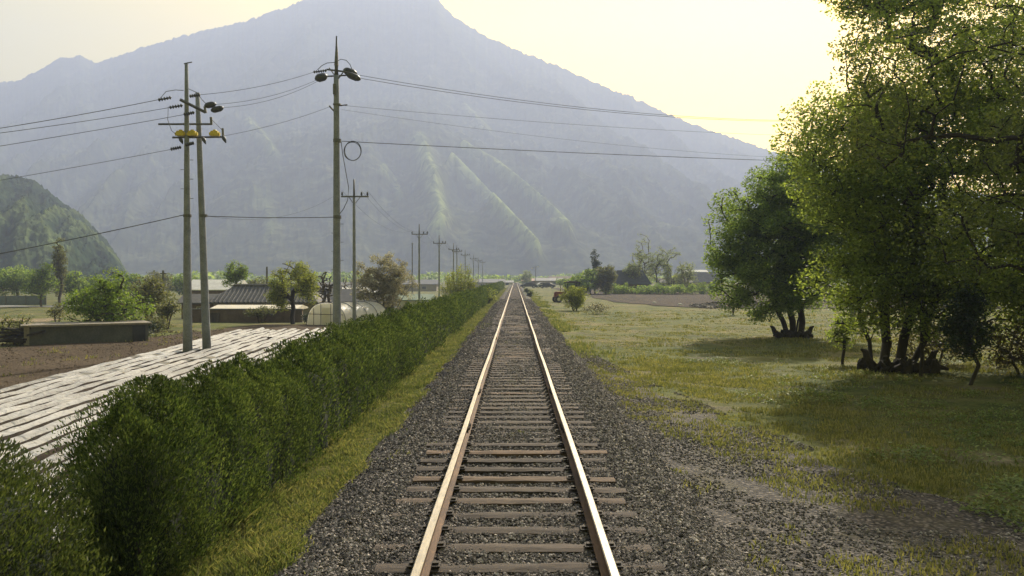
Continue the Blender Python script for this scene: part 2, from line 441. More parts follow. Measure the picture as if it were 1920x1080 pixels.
def forest_mat(name, cols, fresh, scale, fine=None):
    m, nt, out = new_mat(name)
    v = coords(nt)
    n1 = noise(nt, scale, 8, 0.7, v)
    c = ramp(nt, n1.outputs['Fac'], [(0.33, cols[0]), (0.52, cols[1]), (0.7, cols[2])]).outputs[0]
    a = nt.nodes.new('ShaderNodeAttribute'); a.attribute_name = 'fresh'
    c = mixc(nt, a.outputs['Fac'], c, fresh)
    if fine:
        vo = nt.nodes.new('ShaderNodeTexVoronoi'); vo.inputs['Scale'].default_value = fine; nt.links.new(v, vo.inputs['Vector'])
        k = ramp(nt, vo.outputs['Color'], [(0.1, (0.6,) * 3), (0.9, (1.4,) * 3)]).outputs[0]
        c = mixc(nt, 1.0, c, k, 'MULTIPLY')
    p = N(nt, 'ShaderNodeBsdfPrincipled'); nt.links.new(c, p.inputs['Base Color']); p.inputs['Roughness'].default_value = 1.0
    p.inputs['Specular IOR Level'].default_value = 0.0
    n2 = noise(nt, scale * 6, 6, 0.7, v)
    nt.links.new(bump(nt, n2.outputs['Fac'], 0.6, 2.0 / (scale * 60)), p.inputs['Normal'])
    nt.links.new(p.outputs[0], out.inputs['Surface'])
    return m

# ------------------------------------------------------------------ terrain
PX = [-4000, -60, -30, -14, -6, -5.0, -4.4, -3.2, -2.15, -1.65, 1.65, 2.15, 3.2, 6, 30, 60, 4000]
PZ = [-1.0, -1.0, -1.0, -1.0, -1.0, -0.95, -0.7, -0.5, -0.42, -0.225, -0.225, -0.44, -0.5, -0.58, -0.6, -0.6, -0.6]

def gz(x, y):
    x = np.asarray(x, float); y = np.asarray(y, float)
    z = np.interp(x, PX, PZ)
    z = z + (0.020 + 0.05 * (fbm(x * 1.1, y * .45, seed=19) - .5) * 2) * ss(2.0, 1.5, np.abs(x))
    left = ss(-5.5, -14, x)
    z = z - 0.8 * left * ss(56, 95, y) + 1.1 * left * ss(230, 420, y)
    z = z + 0.3 * ss(180, 420, y) * ss(2.5, 8, x)
    amp = ss(2.3, 5, np.abs(x)) * (1 - 0.7 * ss(-5, -6, x) * ss(-20, -16, x))
    z = z + amp * 0.07 * (fbm(x * 0.35, y * 0.35, seed=3) - 0.5) * (1 + ss(6, 20, np.abs(x)))
    return z

def g1(x, y): return float(gz(np.array([x]), np.array([y]))[0])

def grid_mesh(name, X, Y, Z, mat, smooth=True):
    ny, nx = X.shape
    v = np.stack([X, Y, Z], -1).reshape(-1, 3)
    i = np.arange(ny - 1)[:, None] * nx + np.arange(nx - 1)[None, :]
    f = np.stack([i, i + 1, i + nx + 1, i + nx], -1).reshape(-1, 4)
    return np_mesh(name, v, f, mat, smooth=smooth)

def drape(name, L, Rr, ys, nx, lift, mat, rag=0.0, seed=5):
    ys = np.asarray(ys, float)
    l = np.array([L(y) for y in ys]) if callable(L) else np.full(len(ys), L)
    r = np.array([Rr(y) for y in ys]) if callable(Rr) else np.full(len(ys), Rr)
    l = l + rag * (fbm(ys * 0.9, 0, seed=seed) - 0.5) * 2; r = r + rag * (fbm(ys * 0.9, 9, seed=seed) - 0.5) * 2
    t = np.linspace(0, 1, nx)
    X = l[:, None] + (r - l)[:, None] * t[None, :]
    Y = np.repeat(ys[:, None], nx, 1)
    Z = gz(X, Y) + lift
    o = grid_mesh(name, X, Y, Z, mat)
    return tag(o, kind='structure')

def spaced(*segs):
    return np.unique(np.concatenate([np.arange(a, b, s) for a, b, s in segs]))

xs = np.unique(np.concatenate([spaced((-60, -14, 2.0), (-14, -5, 0.3), (-5, 5, 0.12), (5, 18, 0.25), (18, 60, 1.5)),
                               np.array(PX), np.array([-3000, -1500, -800, -400, -200, -120, -80, 60, 80, 120, 200, 400, 800, 1500, 3000])]))
ys = np.unique(np.concatenate([spaced((-40, 2, 3), (2, 30, 0.25), (30, 60, 0.6), (60, 130, 2), (130, 500, 12)), [500, 700, 1000, 1500, 2500, 3040]]))
X, Y = np.meshgrid(xs, ys)
ground = tag(grid_mesh('ground', X, Y, gz(X, Y), M['ground']), kind='structure')

yb = spaced((1, 30, 0.3), (30, 70, 1), (70, 420, 6))
drape('ballast_bed', -2.08, 2.1, yb, 45, 0.006, M['ballast'], 0.12, 8)
def side_edge(y):
    return float(np.interp(y, [0, 8, 10, 13, 17, 22, 27, 31], [7.6, 7.2, 5.9, 4.5, 3.9, 3.2, 2.6, 2.25]))
drape('gravel_apron', 2.0, side_edge, spaced((1, 31, 0.3)), 30, 0.012, M['sidegravel'], 0.45, 21)
# brown field and the further plots on the left
def soilR(y): return -5.3
drape('soil_field', lambda y: float(np.interp(y, [6, 20, 41, 46, 66], [-28, -30, -23, -20, -17])), lambda y: float(np.interp(y, [6, 56, 58, 66], [-5.4, -5.4, -9, -12])), spaced((6, 62, 1.0)), 46, 0.02, M['soil'], 0.3, 31)
drape('dry_plot', lambda y: -90, lambda y: float(np.interp(y, [62, 78, 92], [-34, -40, -52])), spaced((66, 84, 2.0)), 30, 0.03, M['straw'], 0.6, 32)
drape('far_plot', lambda y: -140, lambda y: float(np.interp(y, [90, 120], [-54, -66])), spaced((92, 116, 3.0)), 30, 0.03, M['ground'], 0.6, 33)
drape('side_road', lambda y: -160, lambda y: -62, spaced((120, 127, 1.0)), 30, 0.06, M['asphalt'], 0.0, 34)
# dark ploughed field on the right
def plL(y): return float(np.interp(y, [70, 84, 100, 125, 230], [30, 15, 11.5, 11, 10]))
drape('ploughed_field', plL, lambda y: 90, spaced((80, 240, 3.0)), 40, 0.05, M['plough'], 1.0, 35)
# ------------------------------------------------------------------ mountain and hill
def add_attr(o, vals):
    a = o.data.attributes.new('fresh', 'FLOAT', 'POINT'); a.data.foreach_set('value', np.asarray(vals, dtype=np.float32).ravel())

def seg_dist(px, py, pts):
    best = np.full(px.shape, 1e9); 
    for (x0, y0), (x1, y1) in zip(pts[:-1], pts[1:]):
        dx, dy = x1 - x0, y1 - y0
        t = np.clip(((px - x0) * dx + (py - y0) * dy) / (dx * dx + dy * dy), 0, 1)
        best = np.minimum(best, np.hypot(px - x0 - t * dx, py - y0 - t * dy))
    return best

SIL = [(-2600, 380), (-1400, 330), (-600, 250), (-200, 190), (0, 155), (40, 148), (75, 132), (105, 112), (155, 104), (180, 118), (240, 100), (300, 80), (385, 58), (450, 44),
       (520, 20), (570, 2), (620, -12), (700, -28), (760, -26), (810, -8), (850, 30), (900, 64), (1000, 106), (1100, 150), (1200, 190), (1300, 234), (1400, 268), (1450, 286), (1520, 300),
       (1700, 345), (2100, 400), (2800, 450), (4200, 480)]
YF, YR = 900.0, 2600.0
u = np.concatenate([np.arange(-2600, -100, 20), np.arange(-100, 1600, 1.8), np.arange(1600, 4200, 20)])
tt = np.concatenate([np.linspace(0, 1, 230), 1 + np.linspace(0.02, 1.0, 20) ** 1.2])
U, T = np.meshgrid(u, tt)
sil = np.interp(U, [p[0] for p in SIL], [p[1] for p in SIL])
sil = sil - 9 * (fbm(U * 0.05, 0.5, seed=40, oct=5) - 0.5) - 5 * (vnoise(U * 0.22, 2.5, seed=47) - 0.5) - 3.5 * (vnoise(U * 0.45, 4.5, seed=48) - 0.5)
Zr = EYE + (521 - sil) / F * YR
Yd = np.where(T <= 1, YF + (YR - YF) * T, YR + (T - 1) * 420)
prof = np.where(T <= 1, 0.30 * np.clip(T, 0, 1) + 0.70 * np.clip(T, 0, 1) ** 1.35, 1 - (T - 1) * 1.02)
Xd = (U - 966) / F * Yd
w = np.sin(np.pi * np.clip(T, 0, 1)) ** 0.8
side = np.tanh((U - 740) / 250)
sA = U / 150 - side * (1 - T) * 3.4
rid = 1 - np.abs(2 * fbm(sA, T * 1.6, seed=50, oct=3) - 1) * 2
rid2 = 1 - np.abs(2 * fbm(sA * 2.7 + 3, T * 4, seed=55, oct=3) - 1) * 2
Zm = Zr * prof + w * (75 * (rid - 0.6) + 38 * (rid2 - 0.6))
Zm = Zm + 7 * w * (fbm(U * 0.12, T * 60, seed=60, oct=3) - 0.5) * 2
py_ = 521 - (Zm - EYE) / Yd * F
fresh = np.zeros_like(U)  # spur highlights put into the colour as lighter, fresher green
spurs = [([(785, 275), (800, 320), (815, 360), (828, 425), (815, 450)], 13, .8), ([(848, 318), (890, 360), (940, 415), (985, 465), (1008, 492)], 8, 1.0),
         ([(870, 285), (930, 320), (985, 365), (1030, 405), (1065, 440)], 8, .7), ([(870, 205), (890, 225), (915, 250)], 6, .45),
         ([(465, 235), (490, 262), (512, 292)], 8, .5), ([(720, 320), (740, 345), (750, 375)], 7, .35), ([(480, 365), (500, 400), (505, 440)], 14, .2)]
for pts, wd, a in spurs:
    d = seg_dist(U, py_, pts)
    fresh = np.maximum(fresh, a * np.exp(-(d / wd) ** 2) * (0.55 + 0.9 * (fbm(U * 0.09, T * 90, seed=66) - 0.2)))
    Zm = Zm + 26 * a * np.exp(-(d / (wd * 1.4)) ** 2) * (T < 1)
Zm = np.where(T <= 0.001, -3, Zm)
Zm = np.maximum(Zm, -3)
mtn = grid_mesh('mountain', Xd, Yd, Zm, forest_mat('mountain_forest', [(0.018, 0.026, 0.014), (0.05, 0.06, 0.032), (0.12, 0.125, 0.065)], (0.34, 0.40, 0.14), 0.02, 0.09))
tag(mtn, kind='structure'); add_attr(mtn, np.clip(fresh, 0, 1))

# nearer wooded hill on the left
HS = [(-1500, 300), (-700, 290), (-300, 300), (-100, 325), (0, 335), (30, 334), (60, 342), (90, 362), (120, 388), (150, 408), (175, 432), (200, 458), (218, 484), (234, 506), (250, 524)]
u = np.concatenate([np.arange(-1500, -100, 12), np.arange(-100, 262, 1.1)])
tt = np.linspace(0, 1.5, 230)
U, T = np.meshgrid(u, tt)
YF2, YR2 = 330.0, 560.0
sil = np.interp(U, [p[0] for p in HS], [p[1] for p in HS])
Zr = (EYE + (521 - sil) / F * YR2)
Yd = YF2 + (YR2 - YF2) * T
Xd = (U - 966) / F * Yd
prof = np.where(T <= 1, np.clip(T, 0, 1) ** 0.8, 1 - (T - 1) * 1.2)
side = (1 - T) * 1.5
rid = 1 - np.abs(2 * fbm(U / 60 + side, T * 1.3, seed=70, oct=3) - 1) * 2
lum = np.abs(fbm(Xd * 0.16, Yd * 0.16, seed=77, oct=3) - 0.5) * 2
wv = np.sin(np.pi * np.clip(T, 0, 1)) ** 0.7
Zm = Zr * prof + wv * 10 * (rid - 0.5) * np.clip(Zr / 40, 0, 1) + 6.5 * (0.4 - lum) * np.clip(Zr / 15, 0.0, 1) + 1.2 * np.clip(Zr / 15, 0.0, 1) * (fbm(Xd * 0.7, Yd * 0.7, seed=79, oct=2) - 0.5) * 2
Zm = np.where(T <= 0.001, -3, np.maximum(Zm, -3))
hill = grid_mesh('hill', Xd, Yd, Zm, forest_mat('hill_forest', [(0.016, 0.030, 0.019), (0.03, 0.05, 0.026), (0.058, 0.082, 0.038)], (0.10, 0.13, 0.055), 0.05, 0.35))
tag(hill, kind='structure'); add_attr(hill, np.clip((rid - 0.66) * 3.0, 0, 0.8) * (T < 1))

# ------------------------------------------------------------------ haze
def haze():
    mb = MB()
    mb.box((0, 1900, 500), (9600, 6000, 1020))
    m, nt, out = new_mat('haze_air')
    v = nt.nodes.new('ShaderNodeVolumePrincipled')
    v.inputs['Color'].default_value = (0.535, 0.625, 0.91, 1)
    v.inputs['Density'].default_value = 0.00052
    v.inputs['Anisotropy'].default_value = 0.2
    nt.links.new(v.outputs[0], out.inputs['Volume'])
    o = mb.build('haze', m)
    tag(o, kind='stuff')
haze()
# make sure the box encloses ground and hills
hz = bpy.data.objects['haze']
zt = max(float(v.co.z) for v in mtn.data.vertices) + 4
for v in hz.data.vertices:
    v.co.x = 6700 if v.co.x > 0 else -6700
    v.co.y = 3060 if v.co.y > 1900 else -60
    v.co.z = zt if v.co.z > 0 else -6

# ------------------------------------------------------------------ railway track
def rail_obj(x, seed, parent):
    prof = [(-.065, -.155), (.065, -.155), (.065, -.142), (.012, -.125), (.011, -.048), (.035, -.038), (.036, -.008), (.028, 0), (-.028, 0), (-.036, -.008), (-.035, -.038), (-.011, -.048), (-.012, -.125), (-.065, -.142)]
    ys = np.concatenate([np.arange(1.5, 60, 0.5), np.arange(60, 425, 6)])
    wob = 0.005 * np.sin(ys * 0.52 + seed) + 0.004 * np.sin(ys * 0.23 + 2 * seed)
    wob = wob - 0.9 * 0
    dz = 0.004 * np.sin(ys * 0.41 + seed * 3)
    n = len(prof)
    v = [(x + wob[i] + a, ys[i], dz[i] + z) for i in range(len(ys)) for a, z in prof]
    f, mi = [], []
    for i in range(len(ys) - 1):
        for k in range(n):
            f.append((i * n + k, i * n + (k + 1) % n, (i + 1) * n + (k + 1) % n, (i + 1) * n + k)); mi.append(1 if k in (6, 7, 8) else 0)
    f.append(tuple(range(n))); mi.append(0)
    me = bpy.data.meshes.new('rail'); me.from_pydata(v, [], f)
    me.materials.append(M['rust']); me.materials.append(M['railtop'])
    me.polygons.foreach_set('material_index', np.array(mi, dtype=np.int32)); me.update()
    o = link(bpy.data.objects.new('rail', me), parent)
    for jy in (13.6, 17.9, 33.6):           # joint bars bolted to the web
        mb = MB(); i = int((jy - 1.5) / 0.5)
        for sd in (-1, 1):
            mb.box((x + wob[i] + sd * 0.024, jy, -0.085), (0.024, 0.55, 0.085))
            for q in (-.2, -.07, .07, .2): mb.box((x + wob[i] + sd * 0.046, jy + q, -0.085), (0.03, 0.035, 0.035))
        mb.build('joint_bar', M['iron'], o)
    me2 = None                               # a clip pair on each near sleeper
    for y in np.arange(5.0, 32, 0.53):
        if me2 is None:
            mb = MB()
            mb.box((0, 0, -0.150), (0.27, 0.14, 0.012))
            for sd in (-1, 1): mb.box((sd * 0.095, 0, -0.142), (0.05, 0.06, 0.03))
            q = mb.build('rail_fastening', M['iron'], o); me2 = q.data
        else:
            q = link(bpy.data.objects.new('rail_fastening', me2), o)
        q.location = (x, y - 0.4 + 0.6 * 0, 0)
    return o

track = thing('railway_track', (0, 0, 0), 'single railway track with worn shiny rails on weathered timber sleepers running straight ahead', 'railway track')
rail_obj(-0.7525, 0.4, track); rail_obj(0.7525, 2.2, track)

def sleeper_mesh(k):
    r = random.Random(k)
    nx, ny = 17, 4
    L, W = 2.42 + r.uniform(-.06, .06), 0.23
    v, f = [], []
    for i in range(nx):
        for j in range(ny):
            x = (i / (nx - 1) - .5) * L; y = (j / (ny - 1) - .5) * W
            e = 0.012 if j in (0, ny - 1) else 0
            v.append((x, y * (1 + r.uniform(-.05, .05)) + 0.008 * math.sin(x * 2 + k), -e + r.uniform(-.008, .004)))
    for i in range(nx - 1):
        for j in range(ny - 1): f.append((i * ny + j, (i + 1) * ny + j, (i + 1) * ny + j + 1, i * ny + j + 1))
    n = len(v); v += [(x, y * 1.02, -0.16) for x, y, z in v]
    rim = [i * ny for i in range(nx)] + [(nx - 1) * ny + j for j in range(1, ny)] + [i * ny + ny - 1 for i in range(nx - 2, -1, -1)] + [j for j in range(ny - 2, 0, -1)]
    for a, b in zip(rim, rim[1:] + rim[:1]): f.append((b, a, a + n, b + n))
    me = bpy.data.meshes.new('sleeper'); me.from_pydata(v, [], f); me.update()
    me.materials.append(M['sleeper'])
    return me
SM = [sleeper_mesh(k) for k in range(9)]
r_ = random.Random(5)
def slp(y):
    z = -0.158 - (0.020 if 13 < y < 18.5 else 0.0) - (0.015 if 26 < y else 0)
    return (r_.uniform(-.05, .05), y + r_.uniform(-.04, .04), z + r_.uniform(-.012, .004)), r_.uniform(-.03, .03)
y = 4.6
for k in range(100):
    o = bpy.data.objects.new('sleeper', SM[r_.randrange(9)]); o.location, rz = slp(y); o.rotation_euler = (0, 0, rz + (math.pi if r_.random() < .5 else 0))
    link(o, track); y += 0.53 + r_.uniform(-.025, .025)
mb = MB()
while y < 420:
    mb.box((r_.uniform(-.05, .05), y, -0.27), (2.42, .23, .2)); y += 0.53
o = mb.build('distant_sleepers', M['sleeper'], track); o['kind'] = 'stuff'

# ------------------------------------------------------------------ loose stones, grass
def stones(name, n, xf, yf, size, mat, sink=0.3, zf=None):
    r = np.random.default_rng(len(name) * 7 + n)
    x, y = xf(r, n), yf(r, n)
    z = gz(x, y) + 0.012 if zf is None else zf(x, y)
    s = size * r.uniform(0.55, 1.35, n) * (0.8 + 0.02 * y)
    octv = np.array([(1, 0, 0), (0, 1, 0), (-1, 0, 0), (0, -1, 0), (0, 0, 1), (0, 0, -1)], float)
    octf = np.array([(0, 1, 4), (1, 2, 4), (2, 3, 4), (3, 0, 4), (1, 0, 5), (2, 1, 5), (3, 2, 5), (0, 3, 5)])
    V = octv[None] * r.uniform(0.6, 1.25, (n, 6, 1)) * s[:, None, None]
    a = r.uniform(0, 2 * np.pi, n); b = r.uniform(-.6, .6, n)
    ca, sa, cb, sb = np.cos(a), np.sin(a), np.cos(b), np.sin(b)
    X0, Y0, Z0 = V[..., 0], V[..., 1] , V[..., 2] * 0.75
    Y1 = Y0 * cb[:, None] - Z0 * sb[:, None]; Z1 = Y0 * sb[:, None] + Z0 * cb[:, None]
    X2 = X0 * ca[:, None] - Y1 * sa[:, None]; Y2 = X0 * sa[:, None] + Y1 * ca[:, None]
    V = np.stack([X2 + x[:, None], Y2 + y[:, None], Z1 + (z + s * sink)[:, None]], -1).reshape(-1, 3)
    Fc = (octf[None] + 6 * np.arange(n)[:, None, None]).reshape(-1, 3)
    o = np_mesh(name, V, Fc, mat)
    return tag(o, kind='stuff')

def ydens(lo, hi, p=1.5):
    """more stones near the camera"""
    def f(r, n):
        q = r.uniform(0, 1, n); e = 1 - p
        return (lo ** e + q * (hi ** e - lo ** e)) ** (1 / e)
    return f
def bal_x(r, n):
    x = r.uniform(-2.15, 2.2, n)
    k = (np.abs(np.abs(x) - .7525) < 0.08)
    x[k] += 0.17 * np.sign(r.uniform(-1, 1, k.sum()))
    return x
stones('ballast_stones', 110000, bal_x, ydens(4.2, 100, 1.55), 0.0185, M['stone'])
stones('shoulder_stones', 14000, lambda r, n: np.where(r.uniform(0, 1, n) < .5, -1, 1) * r.uniform(1.25, 2.15, n), ydens(4.2, 40, 1.6), 0.025, M['stone'])
def apx(r, n): return None
def apron(n):
    r = np.random.default_rng(99)
    y = ydens(4.5, 32, 1.5)(r, n); x = 2.0 + (np.array([side_edge(v) for v in y]) + 0.5 - 2.0) * r.uniform(0, 1, n) ** 1.3
    keep = fbm(x * .9, y * .9, seed=4) > 0.40 + 0.05 * (x - 2)
    return x[keep], y[keep]
ax, ay = apron(30000)
stones('apron_stones', len(ax), lambda r, n: ax, lambda r, n: ay, 0.020, M['stone'])

def blades(name, x, y, h, mat, per=5, wd=0.012, spread=0.05, z=None, lean=0.45):
    r = np.random.default_rng(len(x))
    n = len(x) * per
    X = np.repeat(x, per) + r.normal(0, spread, n); Yb = np.repeat(y, per) + r.normal(0, spread, n)
    Zb = gz(X, Yb) if z is None else np.repeat(z, per)
    H = np.repeat(h, per) * r.uniform(0.5, 1.2, n); a = r.uniform(0, 2 * np.pi, n); l = r.uniform(0, lean, n) * H
    wv = wd * (0.7 + 0.035 * Yb) * r.uniform(.7, 1.4, n); b = r.uniform(0, 2 * np.pi, n)
    P0 = np.stack([X - wv * np.cos(b), Yb - wv * np.sin(b), Zb - .01], -1); P1 = np.stack([X + wv * np.cos(b), Yb + wv * np.sin(b), Zb - .01], -1)
    P2 = np.stack([X + l * np.cos(a) + wv * .5 * np.cos(b), Yb + l * np.sin(a) + wv * .5 * np.sin(b), Zb + H * .7], -1)
    P3 = np.stack([X + l * 1.7 * np.cos(a), Yb + l * 1.7 * np.sin(a), Zb + H], -1)
    V = np.stack([P0, P1, P2, P3], 1).reshape(-1, 3); Fq = np.arange(n * 4).reshape(-1, 4)
    return tag(np_mesh(name, V, Fq, mat), kind='stuff')

r = np.random.default_rng(12)
# meadow right of the track
n = 34000
y_ = ydens(7, 75, 1.15)(r, n); x_ = 2.4 + (0.62 * y_ + 4) * r.uniform(0, 1, n)
keep = (x_ > np.array([side_edge(v) for v in y_]) + 1.6 * (vnoise(x_ * .8, y_ * .8, seed=6) - .62)) & (fbm(x_ * .6, y_ * .6, seed=9) > .445 + 0.10 * (y_ < 20) * (x_ < 8))
x_, y_ = x_[keep], y_[keep]
hh = 0.035 + 0.15 * np.clip(fbm(x_ * .5, y_ * .5, seed=14) - .42, 0, 1) * (1 + ss(5, 12, x_)) 
blades('meadow_grass', x_, y_, hh, M['grass'], 6, 0.010, 0.08)
# scattered tufts on the apron
n = 7000
y_ = ydens(5, 30, 1.0001)(r, n); x_ = r.uniform(2.2, 7.5, n); keep = fbm(x_ * 1.1, y_ * 1.1, seed=23) > .575 + .07 * ss(11, 9, y_) - .10 * ss(9, 18, y_) - .07 * ss(3.5, 6, x_)
blades('apron_tufts', x_[keep], y_[keep], np.full(keep.sum(), .07), M['grass'], 9, 0.010, 0.09)
# bright verge between ballast and hedge
n = 26000
y_ = ydens(4.5, 230, 1.35)(r, n); x_ = r.uniform(-3.35, -2.0, n)
keep = (x_ < -2.12 + .35 * (vnoise(y_ * 1.1, 0, seed=2) - .4))
x_, y_ = x_[keep], y_[keep]
blades('verge_grass', x_, y_, np.clip(0.015 + 0.22 * np.clip(fbm(x_ * 2.2, y_ * 1.3, seed=17) - .3, 0, 1) * (1 + ss(-2.6, -3.1, x_)), 0, 1), M['grass_verge'], 6, 0.009, 0.06, lean=.7)
# far right verge
n = 3600
y_ = r.uniform(29, 200, n); x_ = 2.1 + np.abs(r.normal(0, .6, n)); k_ = fbm(x_ * .8, y_ * .3, seed=29) > .47; x_, y_ = x_[k_], y_[k_]; n = len(x_)
blades('track_side_grass', x_, y_, np.full(n, .14), M['grass_verge'], 5, 0.012, 0.10)
# sprouts between the ballast stones
n = 260
y_ = r.uniform(7, 60, n); x_ = np.where(r.uniform(0, 1, n) < .7, r.uniform(-2.1, -1.3, n), r.uniform(-.5, .5, n))
keep = vnoise(x_ * 1.4, y_ * .5, seed=3) > .58
blades('ballast_sprouts', x_[keep], y_[keep], np.full(keep.sum(), .05), M['grass_verge'], 12, 0.009, 0.07)

# ------------------------------------------------------------------ foliage tools
def unit(r, n):
    v = r.normal(size=(n, 3)); return v / np.linalg.norm(v, axis=1, keepdims=True)

def leaf_quads(C, size, r, up=0.35, aspect=0.55, curl=0.2):
    n = len(C)
    nrm = unit(r, n); nrm[:, 2] = np.abs(nrm[:, 2]) + up; nrm /= np.linalg.norm(nrm, axis=1, keepdims=True)
    d1 = np.cross(nrm, unit(r, n)); d1 /= np.linalg.norm(d1, axis=1, keepdims=True)
    d2 = np.cross(nrm, d1)
    s = (size * r.uniform(.6, 1.3, n))[:, None]
    V = np.stack([C - d1 * s, C + d2 * s * aspect - d1 * s * .1, C + d1 * s - nrm * s * curl, C - d2 * s * aspect - d1 * s * .1], 1).reshape(-1, 3)
    return V, np.arange(n * 4).reshape(-1, 4)

def crown_obj(name, clumps, per, sig, size, mat, parent, seed, flat=0.75, up=0.35):
    r = np.random.default_rng(seed)
    k = len(clumps)
    sc = r.uniform(.55, 1.25, k)
    cnt = np.maximum(3, (per * sc ** 1.5).astype(int))
    C = np.repeat(clumps, cnt, 0); S = np.repeat(sc, cnt) * sig
    d = unit(r, len(C)) * (r.uniform(0.15, 1, len(C)) ** 0.5)[:, None] * S[:, None] * 1.35
    d[:, 2] *= flat
    V, Fq = leaf_quads(C + d, size, r, up)
    return np_mesh(name, V, Fq, mat, parent)

def ell_points(ells, n, r, shell=0.45, zmin=None, gap=0.0, gs=0.5, seed=0):
    vol = np.array([e[3] * e[4] * e[5] for e in ells]); out = []
    cnt = r.multinomial(n * 3, vol / vol.sum())
    for e, c in zip(ells, cnt):
        p = unit(r, c) * (r.uniform(0, 1, c) ** shell)[:, None]
        out.append(p * np.array(e[3:6]) + np.array(e[0:3]))
    P = np.concatenate(out); r.shuffle(P)
    if zmin is not None: P = P[P[:, 2] > zmin]
    if gap > 0: P = P[fbm(P[:, 0] * gs + 50, P[:, 1] * gs + 50, P[:, 2] * gs + 50, seed=seed + 90, oct=2) > gap]
    return P[:n]

def skeleton(stems, clumps, r, wob=0.12):
    """grow limbs from the stems out to every clump; returns nodes, parents, radii weights"""
    pos, par = [], []
    for st in stems:
        prev = -1
        for p in st:
            pos.append(np.array(p, float)); par.append(prev); prev = len(pos) - 1
    c0 = np.mean([s[-1] for s in stems], axis=0)
    order = np.argsort(np.linalg.norm(clumps - c0, axis=1))
    P = np.zeros((len(pos) + len(clumps) * 3, 3)); P[:len(pos)] = pos; n = len(pos)
    skip = sum(1 for _ in stems)
    for ci in order:
        c = clumps[ci]
        d = np.linalg.norm(P[:n] - c, axis=1) + np.maximum(0, P[:n, 2] - c[2]) * 0.8
        d[:1] += 5
        j = int(np.argmin(d)); a = P[j]; L = np.linalg.norm(c - a)
        prev = j
        for k in (1, 2):
            q = a + (c - a) * k / 3 + r.normal(0, wob * L * .35, 3); q[2] += L * 0.06
            P[n] = q; par.append(prev); prev = n; n += 1
        P[n] = c; par.append(prev); n += 1
    w = np.zeros(n); child = np.zeros(n, int)
    for i in range(n):
        if par[i] >= 0: child[par[i]] += 1
    w[child == 0] = 1
    for i in range(n - 1, -1, -1):
        if par[i] >= 0: w[par[i]] += w[i]
    return P[:n], np.array(par), w

def limbs_obj(name, P, par, w, r0, rmin, mat, parent, k=6, pw=0.5, flare=1.0):
    idx = np.where(par >= 0)[0]
    W = w.max() * .3; rad = np.maximum(rmin, r0 * np.minimum(1, w / W) ** pw)
    A, B = P[par[idx]], P[idx]; ra, rb = np.minimum(rad[par[idx]], rad[idx] * 1.35), rad[idx]
    D = B - A; D /= np.maximum(1e-6, np.linalg.norm(D, axis=1, keepdims=True))
    up = np.where(np.abs(D[:, 2:3]) > .9, np.array([[1., 0, 0]]), np.array([[0., 0, 1.]]))
    a1 = np.cross(D, up); a1 /= np.linalg.norm(a1, axis=1, keepdims=True); a2 = np.cross(D, a1)
    th = np.arange(k) * 2 * np.pi / k
    ring = np.cos(th)[None, :, None] * a1[:, None, :] + np.sin(th)[None, :, None] * a2[:, None, :]
    V = np.concatenate([A[:, None] + ring * ra[:, None, None], (B + D * rb[:, None] * .3)[:, None] + ring * rb[:, None, None]], 1).reshape(-1, 3)
    b = np.arange(len(idx))[:, None] * 2 * k; q = np.arange(k)[None]
    f = np.stack([b + q, b + (q + 1) % k, b + k + (q + 1) % k, b + k + q], -1).reshape(-1, 4)
    return np_mesh(name, V, f, mat, parent, smooth=True)

def stem(b, t, n, r, wob=0.06):
    b, t = np.array(b, float), np.array(t, float); L = np.linalg.norm(t - b)
    pts = [b + (t - b) * k / n + (r.normal(0, wob * L / n ** .5, 3) * (0 < k < n)) for k in range(n + 1)]
    return pts

def tree(name, base, label, cat, stems, ells, nclump, per, sig, size, leaf, bark, r0, seed, group=None, zgap=None, zmin=None, gap=0.0, gs=0.5, rmin=0.008, shell=.45, flat=.75, k=6, up=.35, pw=.5, extra_limb=None):
    """everything relative to the foot of the tree"""
    r = np.random.default_rng(seed)
    root = thing(name, (base[0], base[1], g1(base[0], base[1]) if len(base) < 3 else base[2]), label, cat, group)
    cl = ell_points(ells, nclump, r, shell, zmin, gap, gs, seed)
    if zgap: cl = cl[fbm(cl[:, 0] * .9 + 30, cl[:, 1] * .9 + 30, cl[:, 2] * .9 + 30, seed=seed, oct=2) > .5 * zgap[2] * np.clip((cl[:, 2] - zgap[0]) / (zgap[1] - zgap[0]), 0, 1) * (cl[:, 2] < 9.9)]
    st = [stem(b, t, 4, r) for b, t in stems]
    P, par, w = skeleton(st, cl, r)
    limbs_obj('trunk', P, par, w, r0, rmin, M[bark], root, k=k, pw=pw)
    if per > 0: crown_obj('crown', cl, per, sig, size, M[leaf], root, seed + 1, flat, up)
    return root

